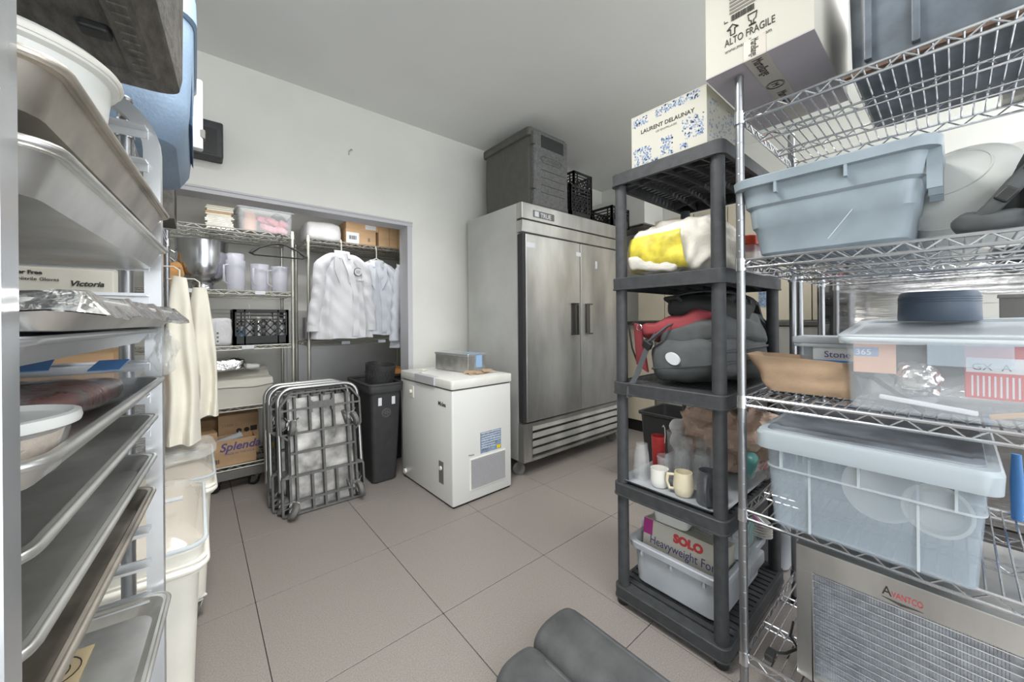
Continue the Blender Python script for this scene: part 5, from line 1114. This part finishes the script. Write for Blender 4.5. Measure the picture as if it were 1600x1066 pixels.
b = thing('kraft_packet', 'tan printed packet lying on top in the clear bin', 'packet', (1.5, -0.2, WZ[2] + 0.17), -90)
super_blob(0.1, 0.06, 0.022, 0.6, 0.006, 12, 30, 14).build('packet_body', 'paper', b, (0, 0, 0.02), smooth=50)
text('packet_text', 'Cheese', 0.035, b, (-0.06, -0.03, 0.044), (R(30), 0, 0), 'ink')
t = thing('round_grey_container', 'round dark blue-grey plastic container resting on the clear bin lid', 'container', (1.80, 0.035, 1.228), -90)
MB().lathe([(0.088, 0), (0.09, 0.004), (0.088, 0.075), (0.086, 0.085), (0.08, 0.092), (0.02, 0.094), (0.002, 0.094)], 44).build('container_body', 'blue_grey', t, smooth=40)
for k in range(3): MB().tube([(0.0892 * math.cos(2 * PI * j / 44), 0.0892 * math.sin(2 * PI * j / 44), 0.06 + k * 0.007) for j in range(44)], 0.0012, 5, closed=True).build('groove_ring', 'blue_grey', t, smooth=60)
# ---- fourth shelf: big translucent bin with dark lid
z = WZ[3] + 0.002
t = clear_bin('translucent_storage_bin', 'large frosted storage bin with dark grey lid on the fourth wire shelf', (1.605, 0.165, z), -90, 0.43, 0.57, 0.255, 'frost_plastic', taper=0.018)
l_ = MB().loft([rr(0, 0, zz, 0.215 + i, 0.285 + i, 0.035, 5) for zz, i in [(0.235, 0.008), (0.236, 0.018), (0.278, 0.02), (0.288, 0.014), (0.29, 0.004)]], True, False).loft([rr(0, 0, zz, 0.215 + i, 0.285 + i, 0.035, 5) for zz, i in [(0.29, 0.004), (0.289, -0.005)]], False, False).build('lid', 'lid_frost', t, smooth=40)
MB().loft([rr(0, 0, zz, 0.215 + i, 0.285 + i, 0.03, 5) for zz, i in [(0.288, -0.003), (0.2935, -0.006), (0.2935, -0.02), (0.289, -0.026), (0.289, -0.2)]], True, True).build('lid_panel', 'lid_grey', l_, smooth=35)
MB().loft([rr(0, 0, zz, 0.215 + i, 0.285 + i, 0.03, 5) for zz, i in [(0.175, -0.007), (0.176, -0.0035), (0.18, -0.003), (0.181, -0.007)]], False, False).build('side_bead', 'frost_rib', t, smooth=40)
for x, z0, z1 in [(-0.105, 0.01, 0.24), (0.105, 0.01, 0.24), (-0.17, 0.18, 0.24), (0.0, 0.18, 0.24), (0.165, 0.18, 0.24)]:
    MB().box(x - 0.0025, x + 0.0025, -0.289 + (0.012 if z0 < 0.1 else 0), -0.27, z0, z1).build('rib', 'frost_rib', t)
for k, (x, r_, lb) in enumerate([(0.02, 0.085, 'left pale mixing bowl seen through the frosted bin'), (0.13, 0.065, 'right pale mixing bowl seen through the frosted bin')]):
    b = thing('mixing_bowl', lb, 'bowl', (1.58, 0.165 - x, z + 0.012), rot=(R(0), R(-70), 0))
    MB().lathe([(0.03, 0), (0.06, 0.012), (r_, 0.06), (r_ + 0.004, 0.062), (r_ - 0.004, 0.062), (0.05, 0.016)], 32).build('bowl', 'mug_white', b, (r_, 0, 0), smooth=60)
# ---- floor-level shelf: food dehydrator
t = thing('food_dehydrator', 'stainless food dehydrator with mesh-front door on the bottom wire shelf', 'dehydrator', (1.62, 0.0, WZ[4] + 0.002), -90)
a, b_, h_ = 0.318, 0.22, 0.408
MB().box(-a, a, -b_ + 0.03, b_, 0.012, h_).build('cabinet', 'steel', t, bevel=0.004)
MB().box(-a, a, -b_, -b_ + 0.03, h_ - 0.07, h_).box(-a, -a + 0.04, -b_, -b_ + 0.03, 0.012, h_ - 0.07).box(a - 0.22, a, -b_, -b_ + 0.03, 0.012, h_ - 0.07).box(-a + 0.04, a - 0.22, -b_, -b_ + 0.03, 0.012, 0.03).build('door_frame', 'steel', t, bevel=0.003)
MB().box(-a + 0.04, a - 0.22, -b_ + 0.018, -b_ + 0.026, 0.03, h_ - 0.07).build('mesh_screen', 'mesh_silver', t)
for k in range(15):
    zz = 0.04 + k * 0.0205
    MB().tube([(-a + 0.04, -b_ + 0.012, zz), (a - 0.22, -b_ + 0.012, zz)], 0.0016, 5).build('tray_wire', 'chrome', t)
gm = MB()
for k in range(64):
    x = -a + 0.042 + k * 0.0056; gm.tube([(x, -b_ + 0.0155, 0.03), (x, -b_ + 0.0155, h_ - 0.07)], 0.0007, 3)
tag(gm.build('mesh_wires', 'chrome', t), None, kind='stuff')
text('brand_text', 'VANTCO', 0.022, t, (-0.112, -b_ - 0.0008, h_ - 0.05), FRONT, 'ink_red', 'LEFT', 0.0005, 0.62)
text('brand_text', 'A', 0.034, t, (-0.13, -b_ - 0.0008, h_ - 0.05), FRONT, 'ink', 'LEFT', 0.0005, 0.8)
MB().tube([(-0.13, -b_ - 0.001, h_ - 0.057), (-0.095, -b_ - 0.001, h_ - 0.062), (-0.055, -b_ - 0.001, h_ - 0.06)], [0.0005, 0.003, 0.0005], 5).build('brand_swoosh', 'ink', t)
MB().box(0.13, 0.2, -0.19, -0.15, h_, h_ + 0.001).build('warning_label', 'yellow', t); text('label_text', 'X', 0.03, t, (0.155, -0.18, h_ + 0.0012), (0, 0, 0), 'ink')
for sx in (-1, 1):
    for sy in (-1, 1): MB().cyl((sx * 0.27, sy * 0.17, 0), (sx * 0.27, sy * 0.17, 0.014), 0.015, n=12).build('rubber_foot', 'rubber', t)
c = thing('power_cable', 'dark cable with plug hanging at the end of the bottom wire shelf', 'cable', (1.43, 0.39, WZ[4] + 0.004))
MB().tube([(0.0, 0.0, 0.004), (0.03, -0.03, 0.004), (0.08, -0.05, 0.004), (0.12, -0.02, 0.004), (0.2, -0.01, 0.004)], 0.004, 6).build('lead', 'black_plastic', c, smooth=60)
MB().rbox(-0.045, 0.0, -0.012, 0.012, 0.0, 0.02, 0.005, 0.004).build('plug', 'black_plastic', c)
t = thing('blue_bottle', 'bright blue brush handle standing behind the frosted bin', 'brush', (1.92, -0.12, WZ[3] + 0.002))
MB().tube([(0, 0, 0.0), (0, 0, 0.12), (0.005, 0, 0.2)], [0.012, 0.014, 0.01], 12).build('handle', 'blue_tape', t, smooth=50)
t.name = 'blue_brush'
t = thing('steel_pan', 'curved dark steel platter leaning beside the frosted bin', 'platter', (1.60, -0.30, WZ[3] + 0.004), rot=(R(-75), 0, R(-5)))
MB().lathe([(0.17, 0), (0.172, 0.01), (0.15, 0.03), (0.05, 0.05), (0.002, 0.052)], 36).build('platter_disc', 'chrome_dull', t, (0, -0.17, 0), smooth=50)
t.name = 'round_platter'
# rubber mats rolled up on the floor
for k, (x, w_, h_, y1, lb) in enumerate([(1.02, 0.115, 0.14, 0.985, 'larger rolled dark grey rubber mat lying on the floor'), (0.815, 0.095, 0.125, 0.965, 'smaller rolled dark grey rubber mat beside the larger one')]):
    t = thing('rolled_mat', lb, 'mat', (x, y1, 0.0), 0)
    rings = []
    for yy, s_ in [(0.0, 0.80), (-0.008, 0.93), (-0.03, 0.985), (-0.08, 1.0), (-0.5, 1.0), (-0.85, 1.0)]:
        rg = []
        for j in range(40):
            a = 2 * PI * j / 40; xx = w_ * s_ * math.copysign(abs(math.cos(a)) ** 0.8, math.cos(a)); zz = h_ / 2 + h_ / 2 * (s_ if math.sin(a) > 0 else 1) * math.copysign(abs(math.sin(a)) ** 0.8, math.sin(a))
            rg.append((xx, yy, zz))
        rings.append(rg)
    MB().loft(rings).build('mat_roll', 'mat_rubber', t, smooth=50)
    MB().tube([(w_ * 0.6, -0.09, h_ * 0.93), (w_ * 0.6, -0.84, h_ * 0.93)], 0.006, 6).build('mat_edge', 'mat_rubber', t, smooth=60)
# ================================================================ left: aluminium pan rack close to the camera
RA = -4.2; FX, FY = -0.0645, 1.045
rk = thing('pan_rack', 'tall aluminium sheet pan rack in the left foreground', 'rack', (FX, FY, 0), RA)
S, DX, HT = 0.625, 0.46, 1.685
def side_frame(y):
    mb = MB(); c = 0.1; path = [(0, y, 0.1), (0, y, HT - c)]
    for k in range(1, 9): a = PI / 2 * k / 8; path.append((-c + c * math.cos(a), y, HT - c + c * math.sin(a)))
    for k in range(0, 9): a = PI / 2 + PI / 2 * k / 8; path.append((-DX + c + c * math.cos(a), y, HT - c + c * math.sin(a)))
    path += [(-DX, y, 0.1)]
    # square tube swept in the x-z plane
    rings = []
    P = [Vector(p) for p in path]
    for i in range(len(P)):
        t_ = (P[min(i + 1, len(P) - 1)] - P[max(i - 1, 0)]).normalized(); n_ = Vector((-t_.z, 0, t_.x)); h_ = 0.0125
        rings.append([P[i] + n_ * h_ + Vector((0, h_, 0)), P[i] - n_ * h_ + Vector((0, h_, 0)), P[i] - n_ * h_ - Vector((0, h_, 0)), P[i] + n_ * h_ - Vector((0, h_, 0))])
    return mb.loft(rings)
side_frame(0.0).build('side_frame', 'alu', rk, smooth=30); side_frame(-S).build('side_frame', 'alu', rk, smooth=30)
for x in (0, -DX):
    MB().box(x - 0.0125, x + 0.0125, -S, 0.0, 0.1, 0.125).build('cross_bar', 'alu', rk)
MB().box(-DX - 0.0125, -DX + 0.0125, -S, 0.0, HT - 0.12, HT - 0.1).build('cross_bar', 'alu', rk)
RAIL = [1.625 - 0.0655 * k for k in range(23)]
rme = None
for z in RAIL:
    for sgn, y in ((1, -0.0125), (-1, -S + 0.0125)):
        y0, y1 = (y - 0.03, y) if sgn > 0 else (y, y + 0.03)
        m_ = MB().box(-DX, -0.005, y0, y1, z - 0.003, z)
        ys = (y - 0.003, y) if sgn > 0 else (y, y + 0.003)
        m_.box(-DX, -0.005, ys[0], ys[1], z - 0.018, z + 0.004)
        m_.build('rail', 'alu', rk)
for x in (0, -DX):
    for y in (0, -S): caster(rk, x, y, 0.1, 0.045, 0.03, 30, 'rubber', 'chrome_dull')
# the world position of a point of the rack frame
RM = Matrix.Translation((FX, FY, 0)) @ Matrix.Rotation(R(RA), 4, 'Z')
def rw(x, y, z): return RM @ Vector((x, y, z))
def sheet_pan(label, zr, px, m='alu_pan', H=0.026, LY=0.575, LX=0.46, tilt=0.0, rz=0.0):
    """rim top at height zr; front rim sticks out to local x = px"""
    p = rw(px - LX / 2, -S / 2 + 0.0, zr - H)
    t = thing('sheet_pan', label, 'sheet pan', p, RA + rz, 'sheet pans in the rack')
    hx, hy = LX / 2, LY / 2
    rings = [rr(0, 0, z, hx - i, hy - i, 0.03, 5) for z, i in [(0.0, 0.03), (0.001, 0.022), (H - 0.006, 0.009), (H - 0.006, 0.001), (H - 0.003, 0.0), (H, 0.002), (H, 0.010), (0.0035, 0.024)]]
    MB().loft(rings).build('pan_body', m, t, smooth=28)
    MB().tube(rr(0, 0, H - 0.003, hx - 0.0035, hy - 0.0035, 0.028, 5), 0.0042, 8, closed=True).build('rolled_rim', m, t, smooth=60)
    return t
sheet_pan('topmost sheet pan in the rack, brown-stained, under the white bucket', 1.452, 0.03, 'alu_old', H=0.04)
sheet_pan('second sheet pan from the top, bare and seen from below', 1.385, 0.028, 'alu_pan', H=0.04)
pf = sheet_pan('sheet pan loosely wrapped in foil, its corner poking out of the rack', 1.262, 0.045, 'alu_pan')
sheet_pan('sheet pan with foil edge just under the foil-wrapped pan', 1.232, 0.012, 'alu')
p4 = sheet_pan('sheet pan holding vacuum bags and a deli tub', 1.137, 0.022, 'alu_pan', H=0.03)
sheet_pan('empty sheet pan directly below the one with vacuum bags', 1.066, 0.012)
sheet_pan('empty sheet pan, third below the foil-wrapped pan', 0.99, 0.01)
sheet_pan('deep scratched sheet pan in the lower part of the rack', 0.925, 0.008, 'alu_old', H=0.032)
p9 = sheet_pan('lowest visible sheet pan, with a printed baking mat', 0.712, 0.028)
# foil over the pan
def rthing(name, label, cat, x, y, z, rz=0): return thing(name, label, cat, rw(x, y, z), RA + rz)
g = rthing('foil_sheet', 'crumpled aluminium foil covering the pan that pokes out', 'foil', -0.185, -S / 2, 1.262)
rows = []
for i in range(31):
    row = []
    for j in range(41):
        x = -0.235 + 0.475 * i / 30; y = -0.295 + 0.6 * j / 40
        e = max(abs(x) / 0.24, abs(y) / 0.3)
        z = 0.006 + 0.006 * noise.noise(Vector((x * 25, y * 25, 0))) + 0.004 * noise.noise(Vector((x * 70, y * 70, 2)))
        if e > 0.93: z -= (e - 0.93) * 0.28
        row.append((x, y, z))
    rows.append(row)
MB().loft(rows + [[(p[0], p[1], p[2] - 0.001) for p in r_] for r_ in rows[::-1]], False, False, closed=False).build('foil', 'foil', g, smooth=25)
g = rthing('plastic_film', 'crinkled clear film hanging from the wrapped pan\'s far corner', 'film', 0.02, -0.03, 1.19)
super_blob(0.012, 0.055, 0.045, 0.8, 0.012, 40, 36, 24, 4.0).build('foil', 'bag_clear', g, smooth=25)
# white bucket on the top pan
t = rthing('round_tub', 'white round plastic tub on the topmost sheet pan', 'tub', -0.115, -0.25, 1.418)
MB().lathe([(0.085, 0), (0.088, 0.004), (0.104, 0.165), (0.112, 0.168), (0.114, 0.178), (0.108, 0.186), (0.098, 0.186), (0.083, 0.012)], 44).build('tub_body', 'milky_plastic', t, smooth=40)
MB().tube([(0.112 * math.cos(2 * PI * j / 44), 0.112 * math.sin(2 * PI * j / 44), 0.176) for j in range(44)], 0.005, 6, closed=True).build('rim', 'white_plastic', t, smooth=60)
# vacuum bags and deli tub
for k, (x, y, sx, sy, a, lb) in enumerate([(-0.19, -0.20, 0.12, 0.17, 8, 'vacuum bag of dark meat at the back of the pan, blue tape tab'), (-0.085, -0.20, 0.07, 0.15, -4, 'vacuum bag of dark meat at the front of the pan, blue tape tab')]):
    t = rthing('vacuum_bag', lb, 'bag', x, y, 1.112, a)
    super_blob(sx, sy, 0.022, 0.5, 0.006, 12, 44, 20, k * 2.0, flat=-0.02).build('bag_film', 'vac_film', t, (0, 0, 0.023), smooth=50)
    super_blob(sx * 0.92, sy * 0.86, 0.02, 0.6, 0.008, 16, 44, 20, k * 3.0, flat=-0.017).build('meat', 'meat', t, (0, -0.01, 0.022), smooth=50)
    MB().box(sx * 0.2, sx * 0.75, sy * 0.6, sy * 0.95, 0.030, 0.0315).build('tape_tab', 'blue_tape', t, rot=(R(14), 0, 0))
    MB().add([(-sx * 0.8, sy * 0.8, 0.02), (sx * 0.85, sy * 0.8, 0.02), (sx * 0.95, sy * 1.08, 0.045), (-sx * 0.8, sy * 1.1, 0.035), (-sx * 0.8, sy * 0.8, 0.019), (sx * 0.85, sy * 0.8, 0.019), (sx * 0.95, sy * 1.08, 0.044), (-sx * 0.8, sy * 1.1, 0.034)], [(0, 1, 2, 3), (7, 6, 5, 4), (0, 4, 5, 1), (1, 5, 6, 2), (2, 6, 7, 3), (3, 7, 4, 0)]).build('seal_end', 'vac_film', t)
t = rthing('deli_tub', 'clear deli tub of granola with white lid and blue tape', 'tub', -0.042, -0.525, 1.112)
MB().lathe([(0.048, 0), (0.05, 0.003), (0.058, 0.045), (0.056, 0.045), (0.047, 0.005)], 40).build('tub_body', 'clear_plastic', t, smooth=40)
MB().lathe([(0.045, 0.004), (0.0525, 0.036), (0.002, 0.038)], 40).build('granola', 'granola', t, smooth=40)
MB().lathe([(0.056, 0.042), (0.0625, 0.042), (0.0635, 0.046), (0.0625, 0.051), (0.058, 0.052), (0.054, 0.047), (0.002, 0.0465)], 40).build('lid', 'milky_plastic', t, smooth=40)
MB().box(-0.035, 0.012, -0.03, -0.005, 0.0475, 0.0485).build('tape_tab', 'blue_tape', t, rot=(0, 0, R(-25)))
# printed baking mat
t = rthing('baking_mat', 'tan baking mat with printed rings in the lowest pan', 'baking mat', -0.205, -S / 2, 0.6905)
MB().box(-0.19, 0.14, -0.22, 0.22, 0, 0.0012).build('mat_sheet', 'paper_tan', t)
for i in range(4):
    for j in range(5):
        cx, cy = 0.1 - i * 0.085, 0.175 - j * 0.0875
        for r_ in (0.034, 0.022):
            MB().tube([(cx + r_ * math.cos(2 * PI * k / 24), cy + r_ * math.sin(2 * PI * k / 24), 0.0016) for k in range(24)], 0.0009, 4, closed=True).build('printed_ring', 'ink', t)
# dark tub resting on the rack top
t = rthing('dark_food_tray', 'dark grey speckled plastic tub lying on top of the pan rack', 'tub', -0.185, -0.31, HT + 0.016)
MB().loft([rr(0, 0, z, 0.235 + i, 0.30 + i, 0.03, 5) for z, i in [(0, -0.014), (0.006, -0.004), (0.03, 0.0), (0.30, 0.003), (0.305, 0.006), (0.325, 0.006), (0.33, 0.003), (0.33, -0.006), (0.03, -0.012)]]).build('tub_body', 'dark_tray', t, smooth=35)
MB().loft([rr(0, 0, z, 0.235 + i, 0.30 + i, 0.02, 5) for z, i in [(0.002, -0.072), (-0.006, -0.066), (-0.006, -0.03), (0.002, -0.024)]], False, False).build('bottom_ridge', 'dark_tray', t, smooth=35)
dm = MB()
for k in range(22):
    for s_ in (-1, 1):
        y = -0.24 + k * 0.0225
        dm.box(s_ * 0.187 - 0.010, s_ * 0.187 + 0.010, y - 0.003, y + 0.003, -0.0085, -0.005)
tag(dm.build('ridge_studs', 'dark_tray', t), None, kind='stuff')
MB().rbox(0.13, 0.165, 0.1, 0.13, -0.012, 0.002, 0.006, 0.004).build('drain_clip', 'black_plastic', t)

# ================================================================ wire rack along the left wall
lw = wire_rack('wall_wire_rack', 'chrome wire rack along the left wall behind the pan rack', (-0.37, 2.0, 0), -90, 1.58, 0.50, [1.70, 1.305, 0.86], 1.745, 'chrome', 0.03, None, cross=0.035, pitch=0.07, trusses=1)
t = thing('blue_cooler', 'pale blue insulated cooler with white latch handle on the wall rack', 'cooler', (-0.26, 1.66, 1.735), -90)
MB().loft([rr(0, 0, z, 0.30 + i, 0.25 + i, 0.07, 6) for z, i in [(0.0, -0.06), (0.012, -0.03), (0.06, -0.006), (0.12, 0.0), (0.34, 0.01), (0.35, 0.01)]]).build('cooler_body', 'blue_cooler', t, smooth=35)
MB().loft([rr(0, 0, z, 0.31 + i, 0.262 + i, 0.07, 6) for z, i in [(0.352, 0.0), (0.36, 0.006), (0.43, 0.004), (0.455, -0.02)]]).build('lid', 'blue_cooler', t, smooth=35)
# panel facets, latch on the front (looks to +x, i.e. local +y)
MB().rbox(-0.2, -0.16, 0.25, 0.285, 0.16, 0.42, 0.008, 0.006).build('latch_handle', 'white_plastic', t, smooth=35)
MB().rbox(-0.2, -0.16, 0.27, 0.292, 0.2, 0.235, 0.006, 0.004).build('latch_knob', 'wheel_grey', t)
MB().loft([[(x, 0.242 + (0.0 if e else 0.014), z) for x, z in ((-0.2 + e, 0.09 + e), (0.2 - e, 0.09 + e), (0.2 - e, 0.3 - e), (-0.2 + e, 0.3 - e))] for e in (0.0, 0.03)][::-1]).build('raised_panel', 'blue_cooler', t, smooth=20)
t = carton('glove_box', 'white box of disposable gloves lying on the wall rack', 'box', (-0.20, 0.98 + 0.42, 1.255), -90, 0.19, 0.12, 0.075, 'carton_white')
t.rotation_euler = (0, 0, R(0)); t.location = (-0.255, 1.45, 1.307)
text('box_text', 'Powder Free', 0.012, t, (-0.085, -0.0605, 0.053), FRONT, 'ink', bold=0.0005)
text('box_text', 'Black Nitrile Gloves', 0.011, t, (-0.085, -0.0605, 0.038), FRONT, 'ink')
text('box_text', 'Victoria', 0.018, t, (0.02, -0.0605, 0.028), FRONT, 'ink', 'LEFT', 0.0005, 1, 0.3, 0.0006)
t = carton('grey_carton', 'dark printed box under the blue cooler on the wall rack', 'box', (-0.17, 2.35, 1.703), -90, 0.24, 0.2, 0.19, 'dark_tray')
MB().box(-0.1, 0.1, 0.1, 0.1012, 0.03, 0.15).build('print_panel', 'ink', t)
for k, (x, y, zz, r_, h_, m, lb) in enumerate([(-0.3, 1.5, 0.865, 0.09, 0.16, 'steel_dark', 'steel stock pot on the wall rack seen between the pans'), (-0.33, 1.95, 0.865, 0.1, 0.14, 'alu', 'wide aluminium pot on the wall rack behind the hanging coat'), (-0.3, 1.6, 1.342, 0.035, 0.045, 'chrome', 'small steel salt cellar standing on the glove box')]):
    if k == 2: continue
    t = thing('stock_pot', lb, 'pot', (x, y, zz))
    MB().lathe([(r_ * 0.95, 0), (r_, 0.006), (r_, h_), (r_ * 1.04, h_ + 0.003), (r_ * 0.96, h_ + 0.003), (r_ * 0.94, 0.01)], 32).build('pot_body', m, t, smooth=40)
    for s_ in (-1, 1): MB().tube([(s_ * r_, -0.03, h_ * 0.8), (s_ * (r_ + 0.03), -0.02, h_ * 0.8), (s_ * (r_ + 0.03), 0.02, h_ * 0.8), (s_ * r_, 0.03, h_ * 0.8)], 0.004, 6).build('handle', m, t, smooth=60)
t = carton('white_carton', 'plain white carton on the wall rack behind the vacuum bags', 'box', (-0.42, 1.75, 1.307), 0, 0.2, 0.3, 0.2, 'carton_white')
t = carton('cardboard_box', 'brown box on the lower wall rack shelf behind the sheet pans', 'box', (-0.40, 2.35, 0.865), 0, 0.3, 0.4, 0.26, 'cardboard')
# black perforated speaker on the wall
t = thing('wall_speaker', 'black boxy speaker with perforated front fixed to the wall above the closet', 'speaker', (0.035, 2.915, 2.245))
MB().rbox(-0.105, 0.1, -0.035, 0.085, 0.0, 0.215, 0.012, 0.008).build('speaker_box', 'charcoal_plastic', t, smooth=35)
MB().box(-0.09, 0.07, -0.0385, -0.034, 0.012, 0.165).build('grille', 'black_plastic', t)
gd = MB()
for i in range(12):
    for j in range(11): gd.box(-0.082 + i * 0.0125, -0.077 + i * 0.0125, -0.041, -0.038, 0.02 + j * 0.0125, 0.025 + j * 0.0125)
tag(gd.build('grille_studs', 'charcoal_plastic', t), None, kind='stuff')
text('speaker_text', 'JBL', 0.02, t, (0.055, -0.0358, 0.185), FRONT, 'ink_soft', 'CENTER') if False else None
# hanging cream coats
def hanging_cloth(label, loc, w_, h_, m, seed, rz, loop=-0.065):
    t = thing('hanging_coat', label, 'coat', loc, rz)
    rings = []
    for i in range(33):
        v = i / 32; hw = w_ * (0.45 + 0.55 * min(1, v * 2.0) ** 0.8) * (1 + 0.25 * v); rg = []
        for j in range(48):
            a = 2 * PI * j / 48
            x = hw * math.cos(a); y = 0.035 * (0.5 + v) * math.sin(a)
            f_ = 0.028 * math.sin(x * 95 + seed + 2 * noise.noise(Vector((x * 6, seed, v * 2)))) * v + 0.015 * noise.noise(Vector((x * 12, v * 4, seed)))
            rg.append((x, y + f_, -v * h_ + 0.015 * noise.noise(Vector((x * 14, 0, seed)))))
        rings.append(rg)
    MB().loft(rings).build('coat_body', m, t, smooth=70)
    MB().tube([(0, 0, -0.005), (0, 0, 0.03), (-0.02, 0, 0.045), (-0.06, 0, 0.045), (loop, 0, 0.04)], 0.003, 6).build('hanging_loop', m, t, smooth=60)
    return t
    path = []
    for k in range(14): v = k / 13; path.append((w_ * 0.75 + 0.012 * math.sin(v * 5), -0.035 - 0.01 * math.sin(v * 7), -0.12 - v * h_ * 0.62))
    MB().tube(path, [0.02 + 0.008 * math.sin(0.4 + k * 0.5) * 0.5 + 0.008 for k in range(14)], 16).build('sleeve', m, t, smooth=70)
    return t
hanging_cloth('cream coat hanging long from the wall rack beside the bins', (-0.055, 2.26, 1.45), 0.055, 0.75, 'cloth_cream', 1.0, -8)
hanging_cloth('shorter cream coat hanging behind the long one on the wall rack', (0.015, 2.50, 1.42), 0.06, 0.66, 'cloth_cream', 5.0, -8, -0.125)

# ================================================================ ingredient bins
def ingredient_bin(label, loc, h_=0.615):
    t = thing('ingredient_bin', label, 'bin', loc, 0, 'white ingredient bins')
    W, D = 0.30, 0.52
    out = [rr(0, 0, z, W / 2 - i, D / 2 - j, 0.04, 5) for z, i, j in [(0.09, 0.045, 0.05), (0.10, 0.03, 0.035), (h_ - 0.07, 0.012, 0.012), (h_ - 0.068, 0.0, 0.0), (h_ - 0.035, -0.006, -0.006), (h_ - 0.032, 0.004, 0.004), (h_ - 0.004, 0.0, 0.0), (h_, 0.004, 0.004), (h_, 0.018, 0.018), (h_ - 0.05, 0.022, 0.022), (0.12, 0.05, 0.05)]]
    MB().loft(out).build('bin_body', 'cream_plastic', t, smooth=35)
    MB().tube(rr(0, 0, h_ - 0.052, W / 2 + 0.001, D / 2 + 0.001, 0.042, 5), 0.011, 8, closed=True).build('lower_rim', 'cream_plastic', t, smooth=60)
    l = MB().loft([rr(0, 0.0, z, W / 2 - i, D / 2 - i, 0.045, 5) for z, i in [(h_, 0.006), (h_ + 0.012, 0.002), (h_ + 0.02, 0.012), (h_ + 0.045, 0.035), (h_ + 0.05, 0.06)]]).build('lid', 'lid_clear', t, smooth=40)
    MB().tube(rr(0, 0, h_ + 0.008, W / 2 + 0.002, D / 2 + 0.002, 0.045, 5), 0.006, 6, closed=True).build('lid_rim', 'frost_rib', l, smooth=60)
    MB().box(-0.1, 0.1, -0.012, 0.012, h_ + 0.05, h_ + 0.056).build('lid_hinge', 'frost_rib', l, bevel=0.003)
    for sx in (-0.085, 0.085):
        for sy in (-0.19, 0.19): caster(t, sx, sy, 0.1, 0.04, 0.026, 20, 'wheel_grey', 'white_plastic')
    return t
ingredient_bin('nearer white ingredient bin with clear lid under the wall rack', (-0.135, 1.57, 0), 0.64)
ingredient_bin('farther white ingredient bin, film draped over its clear lid', (-0.095, 2.25, 0), 0.60)
t = thing('plastic_film', 'clear film lying over the farther ingredient bin lid', 'film', (-0.06, 2.26, 0.655))
super_blob(0.13, 0.2, 0.012, 0.6, 0.012, 14, 40, 16, 4.0).build('film', 'bag_clear', t, (0, 0, 0.012), smooth=50)
